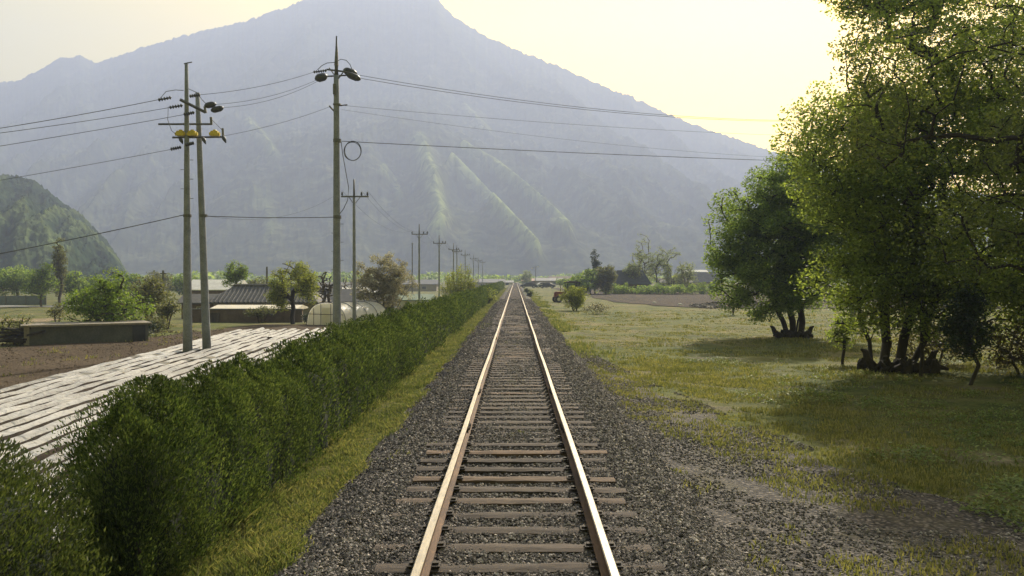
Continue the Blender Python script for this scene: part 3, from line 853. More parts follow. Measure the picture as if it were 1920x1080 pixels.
# ------------------------------------------------------------------ trees on the right
tree('broadleaf_tree', (13.3, 42), 'dense dark green tree with four slim stems beside the meadow', 'tree',
     [((-.25, 0, -.1), (-1.0, .2, 3.0)), ((0, .1, -.1), (-.3, .3, 3.4)), ((.25, -.1, -.1), (.5, 0, 3.2)), ((.1, .1, -.1), (.9, .5, 3.0))],
     [(-1.1, 0, 5.0, 3.0, 2.9, 3.0), (-1.6, -.2, 3.0, 2.8, 2.4, 2.2), (-.3, 0, 7.2, 2.0, 2.0, 1.7), (.9, .2, 3.2, 2.6, 2.2, 2.1), (.9, 0, 6.2, 2.4, 2.2, 2.2), (1.7, 0, 5.5, 2.2, 2.2, 2.9)],
     800, 165, .40, .068, 'leaf_mid', 'bark_dark', .15, 101, zmin=.9, gap=.35, gs=.7)
tree('broadleaf_tree', (11.3, 27), 'tall spreading multi-stemmed tree rising from the dark stump heap', 'tree',
     [((-.35, 0, -.1), (-.9, .2, 3.6)), ((0, .1, -.1), (.1, .2, 4.6)), ((.4, -.1, -.1), (.9, 0, 4.0)), ((.15, .3, -.1), (.6, .6, 4.3)), ((.8, .1, -.1), (2.0, .2, 4.0))],
     [(.7, 0, 6.4, 3.7, 3.4, 3.3), (-.6, -.2, 4.6, 2.0, 2.0, 2.0), (2.2, 0, 3.2, 3.2, 2.6, 1.9), (1.6, 0, 9.4, 3.0, 3.0, 2.8), (3.4, .3, 7.6, 3.2, 3.0, 3.2), (-1.6, 0, 7.0, 1.1, 1.2, 1.2), (-1.1, -.3, 4.2, 1.4, 1.5, 2.5), (-.5, -1.0, 2.7, 2.1, 1.6, 1.8), (1.4, -1.8, 2.5, 2.6, 1.5, 1.7), (1.0, 2.9, 13.2, 2.0, 2.2, 1.7), (1.2, 2.9, 13.2, 1.9, 2.2, 1.6), (2.4, 2.5, 13.0, 2.3, 2.3, 1.8), (3.6, -1.0, 3.6, 2.2, 1.6, 2.3)],
     1750, 122, .42, .060, 'leaf_big', 'bark_dark', .14, 102, zmin=.8, gap=.325, gs=.55, zgap=(6.0, 9.5, 1.0))
tree('leaning_tree', (14.6, 19.5), 'loose leafy tree at the right edge with long bare limbs against the sky', 'tree',
     [((0, 0, -.1), (-1.2, .2, 2.6)), ((.3, .2, -.1), (.4, .4, 4.0))],
     [(-3.0, 0, 4.0, 2.6, 2.2, 1.7), (-2.6, .3, 7.2, 3.4, 2.6, 2.4), (.6, .2, 6.0, 2.8, 2.8, 3.0), (-1.0, 0, 2.6, 2.4, 1.8, 1.3), (-5.4, .4, 6.9, 2.0, 2.0, 1.9)],
     760, 95, .46, .052, 'leaf_near', 'bark_dark', .13, 103, zmin=.9, gap=.42, gs=.6, zgap=(4, 7, .8))
tree('forest_edge_tree', (21.5, 30), 'dark tree behind the sprawling multi-stemmed one at the right edge', 'tree',
     [((0, 0, -.1), (0, .2, 3.6)), ((.5, .2, -.1), (1.0, .4, 4.0))],
     [(0, 0, 5.0, 3.6, 3.0, 3.4), (-1.0, 0, 2.6, 3.0, 2.4, 1.6)],
     330, 60, .5, .10, 'leaf_near', 'bark_dark', .22, 104, zmin=.7, gap=.36)
# saplings, conifer, undergrowth
tree('sapling', (10.6, 28.5), 'slim dark sapling just left of the stump heap', 'sapling', [((0, 0, -.1), (.05, 0, .9))], [(0, 0, 1.1, .5, .5, .5)], 40, 40, .22, .05, 'leaf_big', 'bark_dark', .05, 105, rmin=.006)
tree('sapling', (11.6, 25.2), 'bare thin sapling between the stump heap and the small conifer', 'sapling', [((0, 0, -.1), (.05, 0, 2.0))], [(0, 0, 2.0, .9, .7, .9)], 60, 30, .25, .05, 'leaf_near', 'bark_dark', .05, 106, rmin=.006)
tree('small_conifer', (11.9, 23.1), 'small dark conifer with dry brown foliage on a thin trunk at the right', 'conifer', [((0, 0, -.1), (.05, 0, 2.2))], [(0, 0, 1.5, .62, .55, .85), (0, 0, 2.1, .45, .4, .6)], 130, 60, .17, .045, 'leaf_dark', 'bark_dark', .05, 107, rmin=.006)
for i, (x, y, w_, h_, lf, lb) in enumerate([(14.6, 25.5, 1.5, 1.5, 'leaf_brown', 'tangle of brown scrub right of the small conifer'), (13.6, 28.6, 1.5, 1.3, 'leaf_brown', 'low brown scrub bush right behind the stump heap'),
                                         (16.6, 23.6, 1.6, 1.9, 'leaf_brown', 'pale dry scrub bush at the far right edge'), (16.8, 29, 2.0, 2.2, 'leaf_near', 'green thicket deep under the trees at the right')]):
    tree('shrub', (x, y), lb, 'shrub', [((0, 0, -.1), (-.3, 0, .6)), ((.1, 0, -.1), (.4, .1, .6))], [(0, 0, h_ * .5, w_, w_ * .8, h_ * .55)], 90, 36, .26, .05, lf, 'bark', .04, 120 + i, group='undergrowth beneath the right-hand trees', rmin=.006, zmin=.05)
# low weeds in the shade, bottom right
r = np.random.default_rng(77)
n = 900
y_ = ydens(6.5, 30, 1.2)(r, n); x_ = 4.6 + (0.62 * y_ - 1) * r.uniform(0, 1, n) ** .8
keep = (fbm(x_ * .5, y_ * .5, seed=44) > .50) & (x_ > 5.2 + np.maximum(0, 11 - y_) * .3)
cl = np.stack([x_[keep], y_[keep], gz(x_[keep], y_[keep]) + .06], -1)
V, Fq = leaf_quads(np.repeat(cl, 70, 0) + np.random.default_rng(5).normal(0, 1, (len(cl) * 70, 3)) * np.array([.16, .16, .05]), .032, r, up=1.0)
tag(np_mesh('low_weeds', V, Fq, M['weed']), kind='stuff')

# stump heaps
def stump_heap(x, y, w, seed, label, hooks):
    root = thing('stump_heap', (x, y, g1(x, y)), label, 'tree stumps')
    rr = random.Random(seed)
    mb = MB()
    for k in range(22):
        a = -w + 2 * w * k / 21 + rr.uniform(-.1, .1); yy = rr.uniform(-.5, .35); h = rr.uniform(.16, .46)
        mb.tube([(a, yy, -.1), (a + rr.uniform(-.1, .1), yy, h * .5), (a + rr.uniform(-.2, .2), yy + rr.uniform(-.1, .1), h)], [rr.uniform(.12, .22), rr.uniform(.09, .15), rr.uniform(.03, .09)], 7)
    mb.build('old_stump', M['stump'], root, smooth=False)
    mb = MB()
    for k in range(7):
        a = rr.uniform(-w, w); b = a + rr.uniform(-.9, .9)
        mb.tube([(a, -.4, .08), ((a + b) / 2, -.42, .2 + rr.uniform(0, .1)), (b, -.35, .1)], [.10, .09, .05], 7)
    mb.build('root', M['stump'], root)
    for hx, hz in hooks:
        mb = MB(); s = 1 if hx > 0 else -1
        mb.tube([(hx - s * .3, -.2, .1), (hx - s * .08, -.22, hz * .6), (hx, -.22, hz), (hx + s * .12, -.22, hz + .06)], [.16, .12, .09, .03], 8)
        mb.build('broken_stub', M['stump'], root)
    return root
stump_heap(11.45, 26.4, .85, 1, 'large black heap of old stumps round the tall tree', [(-1.05, .62), (1.0, .58)])
stump_heap(13.1, 41.4, .8, 2, 'smaller heap of old stumps round the slim-stemmed tree', [(-1.05, .5), (.75, .5)])

# ------------------------------------------------------------------ hedge
def spray_points(plants, r, sway=0.05):
    """plants: rows (x, y, z0, height, radius, count, size)"""
    Cs, Ds, Ss = [], [], []
    for x, y, z0, h, rad, cnt, sz in plants:
        cnt = int(cnt)
        t = r.uniform(0.0, 1, cnt); a = r.uniform(0, 2 * np.pi, cnt)
        ph = r.uniform(0, 6.28)
        lob = 1 + 0.24 * np.sin(a * 3 + ph + t * 4) + 0.20 * np.sin(a * 4 + ph * 2 - t * 9) + .1 * np.sin(a * 9 + t * 15 + ph)
        rr = rad * np.clip(1.1 * (1 - np.clip(t, 0, 1) ** 5) ** .6 * (0.82 + .25 * t), 0.12, 2) * lob * (r.uniform(0.35, 1.05, cnt) ** .5 + .22 * (r.uniform(0, 1, cnt) > .95))
        C = np.stack([x + rr * np.cos(a), y + rr * np.sin(a), z0 + t * h * (1 + .05 * np.sin(a * 2 + ph))], -1)
        D = np.stack([np.cos(a) * .55, np.sin(a) * .55, np.full(cnt, 1.0)], -1) + r.normal(0, .38, (cnt, 3))
        Cs.append(C); Ds.append(D); Ss.append(np.full(cnt, sz) * r.uniform(.6, 1.35, cnt))
    return np.concatenate(Cs), np.concatenate(Ds), np.concatenate(Ss)

def spray_mesh(name, C, D, S, mat, parent, r):
    D = D / np.linalg.norm(D, axis=1, keepdims=True)
    W = np.cross(D, unit(r, len(C))); W /= np.linalg.norm(W, axis=1, keepdims=True)
    S = S[:, None]
    V = np.stack([C - D * S, C + W * S * .33, C + D * S * 1.15, C - W * S * .33], 1).reshape(-1, 3)
    return np_mesh(name, V, np.arange(len(C) * 4).reshape(-1, 4), mat, parent)

def hedge_plants(y0, y1, r):
    out = []; y = y0
    while y < y1:
        lod = (22000, .019) if y < 9.5 else (15000, .021) if y < 13 else (6500, .029) if y < 24 else (1900, .048) if y < 45 else (700, .08) if y < 90 else (260, .14)
        x = -3.44 + r.normal(0, .06); h = 1.71 + r.normal(0, .09)
        if r.uniform() < .09: h -= .16
        out.append((x, y, g1(x, y) - .02, h, .52 + r.normal(0, .045), lod[0], lod[1]))
        if y > 24 and r.uniform() < .5: pass
        y += .60 + r.normal(0, .06)
    return out
r = np.random.default_rng(202)
hed = thing('hedge', (-3.74, 8.2, 0), 'long dense green conifer hedge running along the left side of the track', 'hedge')
pl = hedge_plants(7.5, 232, r)
C, D, S = spray_points(pl, r)
o = spray_mesh('foliage', C - np.array([-3.74, 8.2, 0]), D, S, M['hedge'], hed, r)
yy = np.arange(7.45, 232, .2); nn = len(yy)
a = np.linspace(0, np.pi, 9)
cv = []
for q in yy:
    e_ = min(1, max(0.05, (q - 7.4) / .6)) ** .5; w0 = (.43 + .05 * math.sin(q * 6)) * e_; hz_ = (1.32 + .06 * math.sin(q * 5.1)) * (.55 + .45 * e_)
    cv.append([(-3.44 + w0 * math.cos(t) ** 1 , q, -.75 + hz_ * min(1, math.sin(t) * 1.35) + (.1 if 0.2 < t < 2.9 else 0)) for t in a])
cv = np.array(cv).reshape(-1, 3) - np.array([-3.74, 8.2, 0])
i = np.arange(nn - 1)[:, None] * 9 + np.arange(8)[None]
np_mesh('light_block_core', cv, np.stack([i, i + 1, i + 10, i + 9], -1).reshape(-1, 4), M['hedge_core'], hed)  # solid dark shell added inside the hedge to block light
mb = MB()
for q in pl:
    if q[1] < 40: mb.tube([(q[0] + 3.74 + .16, q[1] - 8.2, q[2] - .05), (q[0] + 3.74 + .10, q[1] - 8.2, q[2] + .5)], [.028, .02], 5)
o = mb.build('stems', M['bark_dark'], hed); o['kind'] = 'stuff'

bush = thing('shrub', (-3.75, 5.6, g1(-3.75, 5.6)), 'worn brownish conifer shrub standing apart at the near end of the hedge', 'shrub')
bp = [(.12, yy_, 0, h_, .5, 16000, .018) for yy_, h_ in ((-2.4, 1.8), (-1.8, 1.82), (-1.25, 1.8), (-.7, 1.78), (-.15, 1.76), (.3, 1.66), (.75, 1.42))]
C, D, S = spray_points(bp, r)
spray_mesh('foliage', C, D, S, M['hedge_near'], bush, r)
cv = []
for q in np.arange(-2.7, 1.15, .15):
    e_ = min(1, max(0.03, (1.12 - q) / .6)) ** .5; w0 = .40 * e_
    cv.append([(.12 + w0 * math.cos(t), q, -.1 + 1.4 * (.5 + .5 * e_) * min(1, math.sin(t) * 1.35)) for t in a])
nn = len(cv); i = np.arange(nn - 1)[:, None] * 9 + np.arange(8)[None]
np_mesh('light_block_core', np.array(cv).reshape(-1, 3), np.stack([i, i + 1, i + 10, i + 9], -1).reshape(-1, 4), M['hedge_core'], bush)  # same added dark shell, blocking light through the shrub
mb = MB()
for q in bp:
    for s in (-.1, .1): mb.tube([(q[0] + s, q[1], -.1), (q[0] + s * 1.6, q[1] + s, .75)], [.03, .018], 6)
mb.build('stems', M['bark_dark'], bush)

# ------------------------------------------------------------------ film covered ridges
ORD = ['first', 'second', 'third', 'fourth', 'fifth', 'sixth', 'seventh', 'eighth', 'ninth', 'tenth', 'eleventh', 'twelfth', 'thirteenth', 'fourteenth', 'fifteenth', 'sixteenth', 'seventeenth', 'eighteenth', 'nineteenth', 'twentieth', 'twenty-first', 'twenty-second', 'twenty-third', 'twenty-fourth']
def mulch_row(k, idx):
    X0 = -5.25 - .49 * k
    y0 = max(5.5, (-5.05 - X0) / -.0806 + .5) if k < 0 else 5.5
    y1 = 53 + .8 * math.sin(k * 1.7)
    r = np.random.default_rng(300 + k)
    ysr = spaced((y0, 22, .11), (22, y1, .22)) if y0 < 22 else np.arange(y0, y1, .22)
    nx = 13; t = np.linspace(-1, 1, nx)
    Yr, Tt = np.meshgrid(ysr, t, indexing='ij')
    e_ = (.66 + .22 * (fbm(ysr * .7, k * 3.3, seed=21, oct=3) - .5) * 2)[:, None]
    Tt = np.concatenate([-np.ones((len(ysr), 1)), np.linspace(-1, 1, nx - 2)[None] * e_, np.ones((len(ysr), 1))], 1)
    cx = X0 - .0806 * Yr + .05 * (fbm(Yr * .25, k, seed=8) - .5)
    half = .225 + .025 * (fbm(Yr * .5, k + 5.5, seed=9) - .5)
    x = cx + Tt * half
    prof = np.clip(1 - np.abs(Tt) ** 2.6, 0, 1)
    z = gz(x, Yr) + .018 + prof * (.15 + .035 * (fbm(Yr * .8, k, seed=10) - .5))
    z = z + prof * .05 * (fbm(x * 10, Yr * .8, k, seed=11, oct=3) - .5) * 2
    z[:, 0] -= .03; z[:, -1] -= .03; z[0] -= .05
    v = np.stack([x, Yr, z], -1).reshape(-1, 3)
    i = np.arange(len(ysr) - 1)[:, None] * nx + np.arange(nx - 1)[None, :]
    f = np.stack([i, i + 1, i + nx + 1, i + nx], -1).reshape(-1, 4)
    # torn places
    hole = (vnoise(v[f[:, 0], 0] * 1.5, v[f[:, 0], 1] * .6, seed=70 + k) > .975)
    f = f[~hole]
    tc = f[:, 0] % nx
    o = np_mesh('film_covered_ridge', v, f, [M['film'], M['plough']], smooth=True, midx=((tc == 0) | (tc == nx - 2)).astype(int))
    tag(o, 'white plastic covered crop ridge, %s counted from the brown soil field' % ORD[idx], 'crop ridge', 'crop ridges under white plastic film')
for idx, k in enumerate(range(14, -9, -1)):
    mulch_row(k, idx)

# ------------------------------------------------------------------ poles and wires
def concrete_pole(parent, x, y, z0, z1, r0, r1, top=None, name='pole'):
    mb = MB(); n = 8
    pts = [(x + (top or 0) * k / n, y, z0 + (z1 - z0) * k / n) for k in range(n + 1)]
    mb.tube(pts, [r0 + (r1 - r0) * k / n for k in range(n + 1)], 14)
    o = mb.build(name, M['concrete'], parent, smooth=True)
    return o
def pin_insulator(parent, x, y, z, h=.28, r0=.07):
    mb = MB()
    zs = [0, .2, .22, .42, .44, .66, .68, 1.0]; rs = [.35, .35, 1, .5, .9, .45, .75, .3]
    mb.tube([(x, y, z + h * t) for t in zs], [r0 * q for q in rs], 10)
    return mb.build('insulator', M['insul'], parent, smooth=True)
def strain_insulator(parent, a, b, r0=.06, sheds=5, mat='insul'):
    a, b = Vector(a), Vector(b); mb = MB()
    pts, rad = [a], [r0 * .35]
    for k in range(sheds):
        for t, q in ((.15, .4), (.3, 1), (.6, .95), (.75, .4)):
            pts.append(a + (b - a) * ((k + t) / sheds)); rad.append(r0 * q)
    pts.append(b); rad.append(r0 * .35)
    mb.tube(pts, rad, 9)
    return mb.build('insulator', M[mat], parent, smooth=True)
def cover(parent, a, b, r0):
    a, b = Vector(a), Vector(b); mb = MB()
    ts = [0, .06, .16, .3, .7, .88, 1]; rs = [.3, .55, .85, 1, 1, .7, .2]
    mb.tube([a + (b - a) * t for t in ts], [r0 * q for q in rs], 12)
    return mb.build('insulator_cover', M['insul'], parent, smooth=True)
def wire(pts, rad, sag, label, group='overhead wires', seg=16):
    """a hanging conductor through the given world points"""
    mb = MB(); P = []
    pts = [Vector(p) for p in pts]
    for i in range(len(pts) - 1):
        s = sag[i] if hasattr(sag, '__len__') else sag
        for k in range(seg + (i == len(pts) - 2)):
            t = k / seg; p = pts[i].lerp(pts[i + 1], t); p.z -= 4 * s * t * (1 - t); P.append(p)
    mb.tube(P, rad * .62, 5)
    return tag(mb.build('overhead_wire', M['wire'], smooth=True), label, 'wire', group)

# the big single pole
mp = thing('utility_pole', (-8.72, 43, g1(-8.72, 43)), 'tall thick concrete utility pole with tapered tip rising behind the hedge', 'utility pole', 'concrete utility poles')
b = Vector(mp.location)
def rel(root, px, py, Y): return at(px, py, Y) - Vector(root.location)
concrete_pole(mp, 0, 0, -.1, 12.1 - b.z, .215, .13)
mb = MB(); mb.tube([(0, 0, 12.1 - b.z), (0, 0, 12.6 - b.z), (.01, 0, 13.2 - b.z), (.01, 0, 14.0 - b.z)], [.12, .105, .07, .035], 10); mb.build('pole_tip', M['steel'], mp, True)
mb = MB()
mb.tube([rel(mp, 613, 131, 43), rel(mp, 655, 136, 43)], .045, 6); mb.tube([rel(mp, 612, 144, 42.8), rel(mp, 650, 142, 43.2)], .04, 6)
mb.tube([rel(mp, 618, 128, 43), rel(mp, 634, 150, 43)], .03, 6); mb.tube([rel(mp, 650, 128, 43), rel(mp, 634, 150, 43)], .03, 6)
mb.build('crossarm', M['steel'], mp)
mb = MB(); mb.box(rel(mp, 628, 168, 42.82), (.14, .16, .5)); mb.build('junction_box', M['steel'], mp)
mb = MB(); mb.tube([rel(mp, 618, 199, 43), rel(mp, 626, 208, 43), rel(mp, 634, 208, 43)], .045, 6); mb.tube([rel(mp, 634, 199, 43), rel(mp, 652, 197, 43)], .03, 6)
mb.box(rel(mp, 633, 197, 43), (.36, .36, .07)); mb.build('bracket', M['steel'], mp)
for a_, c_ in (((613, 133), (588, 136)), ): strain_insulator(mp, rel(mp, *a_, 43), rel(mp, *c_, 42.7), .075, 6)
cover(mp, rel(mp, 614, 143, 42.8), rel(mp, 591, 149, 42.6), .20)
cover(mp, rel(mp, 644, 132, 43.2), rel(mp, 670, 140, 43.4), .19)
cover(mp, rel(mp, 650, 139, 43), rel(mp, 677, 150, 43.2), .17)
mb = MB()
loop = lambda c, rx, rz, n=26: [rel(mp, c[0] + rx * math.cos(t * 2 * math.pi / n), c[1] + rz * math.sin(t * 2 * math.pi / n), 42.9) for t in range(n + 1)]
mb.tube([rel(mp, px, py, 42.9) for px, py in ((596, 132), (604, 124), (614, 119), (628, 118), (640, 112), (650, 114), (657, 122), (662, 134))], .018, 5)
mb.build('jumper_cable', M['wire'], mp)
mb = MB(); mb.tube(loop((662, 283), 15.5, 18), .022, 5, caps=False); mb.tube(loop((661, 284), 16, 17), .016, 5, caps=False); mb.build('coiled_cable', M['wire'], mp)
mb = MB(); mb.tube([rel(mp, px, py, 42.8) for px, py in ((640, 266), (643, 290), (650, 330), (654, 352), (652, 375), (644, 392), (636, 402))], .018, 5); mb.build('drop_cable', M['wire'], mp)
for py in (264, 407): 
    mb = MB(); mb.tube([rel(mp, 632.5, py - 3, 43), rel(mp, 632.5, py + 3, 43)], .2, 12); mb.build('clamp_band', M['steel'], mp)
for k, py in enumerate((420, 437, 454, 471, 488, 505)):
    mb = MB(); s = -1 if k % 2 else 1; c_ = rel(mp, 632.5, py, 43); mb.tube([c_ + Vector((s * .14, 0, 0)), c_ + Vector((s * .30, 0, 0))], .013, 5); mb.build('climbing_step', M['steel'], mp)

# the twin poles on the left
tp = thing('twin_utility_pole', (-13.8, 37, g1(-13.8, 37)), 'pair of concrete utility poles joined by crossarms with yellow insulator covers', 'utility pole', 'concrete utility poles')
b = Vector(tp.location)
concrete_pole(tp, 0, 0, -.1, 11.2 - b.z, .20, .072)
concrete_pole(tp, .46, 1.0, -.1, 10.2 - b.z, .185, .095, top=-.36)
def arm(pts, rad=.04, name='crossarm'):
    mb = MB(); mb.tube([rel(tp, *p) for p in pts], rad, 6); return mb.build(name, M['steel'], tp)
arm([(297, 233, 36.75), (398, 233, 37.5)], .045); arm([(396, 220, 37.5), (397, 234, 37.5)], .055, 'arm_bracket')
arm([(323, 258, 36.8), (420, 257, 37.5)], .045); arm([(418, 241, 37.5), (419, 258, 37.5)], .05, 'arm_bracket')
arm([(338, 187, 36.8), (386, 211, 37.3)], .065); arm([(384, 200, 37.2), (387, 212, 37.2)], .05, 'arm_bracket'); arm([(346, 120, 37), (361, 117, 37)], .025, 'top_bracket')
for (a_, b_) in (((297, 188), (322, 183)), ((318, 202), (343, 198)), ((345, 215), (365, 211)), ((320, 280), (340, 276)), ((348, 272), (364, 268)), ((356, 181), (376, 178))):
    strain_insulator(tp, rel(tp, a_[0], a_[1], 36.6), rel(tp, b_[0], b_[1], 36.9), .075, 5)
cover(tp, rel(tp, 384, 199, 37.2), rel(tp, 406, 195, 37.4), .13); cover(tp, rel(tp, 396, 208, 37.2), rel(tp, 420, 202, 37.4), .13)
for px in (339, 361, 403):
    mb = MB(); c_ = rel(tp, px, 250.5, 36.95); mb.box(c_, (.33, .24, .2), taper=.86); mb.tube([c_ + Vector((0, 0, .1)), c_ + Vector((0, 0, .16))], [.10, .07], 10); mb.tube([c_ + Vector((-.22, 0, -.02)), c_ + Vector((.22, 0, -.02))], .075, 8)
    mb.build('yellow_cover', M['yellow'], tp)
for px, py in ((337, 258), (380, 258), (418, 256)):
    mb = MB(); mb.tube([rel(tp, px, py, 36.9), rel(tp, px + 3, py + 5, 36.85), rel(tp, px + 6, py + 12, 36.8)], [.06, .085, .02], 8); mb.build('insulator', M['insul'], tp, True)
arm([(300, 186, 36.7), (312, 172, 36.8), (330, 169, 36.9), (345, 170, 37)], .014, 'jumper_cable')
arm([(352, 166, 37), (370, 174, 37.1), (380, 188, 37.2), (388, 196, 37.3)], .014, 'jumper_cable')
arm([(316, 200, 36.7), (315, 225, 36.8), (322, 245, 36.8), (334, 255, 36.9)], .012, 'jumper_cable')
arm([(398, 225, 37.5), (408, 235, 37.5), (418, 245, 37.5)], .012, 'jumper_cable')
for px, Yq in ((351, 37), (383, 38)):
    mb = MB(); mb.tube([rel(tp, px - (0 if px < 360 else 2), 402, Yq), rel(tp, px - (0 if px < 360 else 2), 407, Yq)], .175, 12); mb.build('clamp_band', M['steel'], tp)
for k, py in enumerate((300, 318, 336, 354, 372)):
    mb = MB(); s = -1 if k % 2 else 1; c_ = rel(tp, 350.5, py, 37); mb.tube([c_ + Vector((s * .1, 0, 0)), c_ + Vector((s * .27, 0, 0))], .013, 5); mb.build('climbing_step', M['steel'], tp)

# slim poles in line beyond the hedge
def slim_pole(Y, h, label, proto=None, X=-10.8):
    root = thing('slim_utility_pole', (X, Y, g1(X, Y)), label, 'utility pole', 'slim poles in a line beyond the hedge')
    top = EYE + 6.6 - root.location.z
    if proto:
        for ch in proto.children:
            c = ch.copy(); COL.objects.link(c); c.parent = root
        return root
    concrete_pole(root, 0, 0, -.6, top - 1.2, .135, .09)
    mb = MB(); mb.tube([(0, 0, top - 1.2), (0, 0, top)], [.07, .05], 8); mb.build('pole_tip', M['steel'], root, True)
    mb = MB(); mb.box((.06, 0, top - 1.15), (1.85, .09, .10)); mb.tube([(-.35, 0, top - 1.15), (0, 0, top - 1.7)], .022, 5); mb.tube([(.45, 0, top - 1.15), (0, 0, top - 1.7)], .022, 5)
    mb.build('crossarm', M['steel'], root)
    for x in (-.8, .5, .9): pin_insulator(root, x, 0, top - 1.1, .27, .09)
    return root
proto = None
slims = [(59, 'nearest slim pole, close right of the tall thick pole'), (99, 'slim pole just right of the blossoming tree'), (125, 'slim pole at the left of the yellow-green willow bush'),
         (154, 'slim pole rising right behind the middle of the yellow-green willow bush'), (163, 'faint slim pole behind the willow bush, fifth of the line'), (190, 'faint slim pole over the right half of the willow bush'),
         (228, 'hazy slim pole, third from the far end of the line'), (258, 'hazy slim pole, second from the far end of the line'), (292, 'hazy slim pole, farthest of the line')]
spts = []
for Y, lb in slims:
    q = slim_pole(Y, 8, lb, proto)
    if proto is None: proto = q
    spts.append((Y, q.location.z))
ztop = EYE + 6.6 + .0
zt0 = proto.location.z
def armz(z0): return z0 + (EYE + 6.6 - zt0) - .75
for dx, lb in ((-.8, 'left'), (.5, 'middle'), (.9, 'right')):
    wire([(-10.8 + dx, Y, armz(z0)) for Y, z0 in spts], .012, [1.1, .8, .8, .2, .7, .9, .8, .8], 'thin sagging wire on the %s insulators of the slim poles' % lb, seg=10)
wire([(-13.4, 38, 4.9), (-11.6, 59, armz(zt0))], .010, .8, 'thin faint wire from the twin poles to the nearest slim pole')

rp = thing('utility_pole', (23.0, 60, g1(23, 60)), 'concrete utility pole standing behind the trees on the right', 'utility pole', 'concrete utility poles')
concrete_pole(rp, 0, 0, -.1, 14.2, .19, .09)
mb = MB(); mb.box((0, 0, 13.5), (1.6, .1, .1)); mb.build('crossarm', M['steel'], rp)
for x in (-.7, .7): pin_insulator(rp, x, 0, 13.55)
def e(py): return Vector((23, 60, EYE + (521 - py) / F * 60))
wire([at(675, 142, 43.4), e(226)], .020, .72, 'upper of the two close wires from the tall pole crossing over the track')
wire([at(678, 148, 43.2), e(227)], .020, .72, 'lower of the two close wires from the tall pole crossing over the track')
wire([at(641, 198, 43), e(258)], .012, .28, 'thin wire from the bracket of the tall pole crossing over the track')
wire([at(641, 206, 43), e(302)], .009, .45, 'faint thin wire slanting down to the right over the track')
wire([at(641, 265, 43), e(306)], .026, .1, 'thick lowest cable crossing high over the track')
wire([at(376, 178, 37), at(589, 136, 42.7)], .016, .16, 'highest wire between the twin poles and the tall pole')
wire([at(406, 196, 37.3), at(596, 150, 42.6)], .014, .22, 'second highest wire between the twin poles and the tall pole')
wire([at(420, 202, 37.3), at(600, 151, 42.6)], .014, .26, 'third highest wire between the twin poles and the tall pole')
wire([at(420, 255, 37.4), at(618, 201, 43)], .014, .12, 'wire from the yellow covers up to the bracket of the tall pole')
wire([at(383, 405, 38), at(630, 407, 43)], .028, .05, 'thick low cable between the twin poles and the tall pole')
lf = [((299, 187), (-700, 322), .022, .3, 'highest wire leaving the picture on the left'), ((319, 202), (-700, 318), .018, .25, 'second highest wire leaving the picture on the left'),
      ((346, 215), (-700, 372), .018, .15, 'third highest wire leaving the picture on the left'), ((322, 280), (-700, 442), .016, .15, 'wire leaving to the left below the yellow covers'),
      ((344, 403), (-700, 592), .028, .22, 'thick low cable leaving the picture on the left')]
for (a_, b_, rd, sg, lb) in lf:
    wire([at(a_[0], a_[1], 36.7), at(b_[0], b_[1], 30)], rd, sg, lb)
# short distant posts among the roofs
for px, y0, y1, Y, lb in ((305, 507, 572, 70, 'short dark post among the bushes left of the twin poles'), (500, 500, 545, 92, 'short dark post behind the tiled farmhouse'), (773, 455, 545, 170, 'faint thin post behind the blossoming tree')):
    p0 = at(px, y1, Y); q = thing('post', (p0.x, Y, g1(p0.x, Y)), lb, 'post'); tz = at(px, y0, Y).z - q.location.z
    mb = MB(); mb.tube([(0, 0, -.2), (0, 0, tz * .5), (0, 0, tz)], [.12, .11, .09], 8); mb.build('shaft', M['steel'], q)
    mb = MB(); mb.box((0, 0, tz - .25), (.5 if px != 500 else .2, .08, .08)); mb.build('crossarm', M['steel'], q)

# ------------------------------------------------------------------ buildings on the left
def wall_box(mb, x0, x1, y0, y1, z0, z1, mi=0): mb.box(((x0 + x1) / 2, (y0 + y1) / 2, (z0 + z1) / 2), (x1 - x0, y1 - y0, z1 - z0), mi=mi)
def openings(root, items, yf):
    for (x, z, w_, h_, nm) in items:
        mb = MB(); mb.box((x, yf, z), (w_ + .1, .06, h_ + .1)); fr = mb.build(nm, M['white' if nm == 'window' else 'bark'], root)
        mb = MB(); mb.box((x, yf - .04, z), (w_, .03, h_)); mb.build('pane' if nm == 'window' else 'door_panel', M['window'], fr)
def gable(mb, x0, x1, y0, y1, ze, zr, over=.35, th=.1, hipL=0, hipR=0):
    ym = (y0 + y1) / 2; y0 -= over; y1 += over; x0 -= over; x1 += over
    v = [(x0, y0, ze), (x1, y0, ze), (x1, y1, ze), (x0, y1, ze), (x0 + hipL, ym, zr), (x1 - hipR, ym, zr)]
    v += [(a, b, c - th) for a, b, c in v[:4]]
    mb.add(v, [(0, 1, 5, 4), (2, 3, 4, 5), (0, 4, 3), (1, 2, 5), (0, 6, 7, 1), (1, 7, 8, 2), (2, 8, 9, 3), (3, 9, 6, 0), (6, 9, 8, 7)])
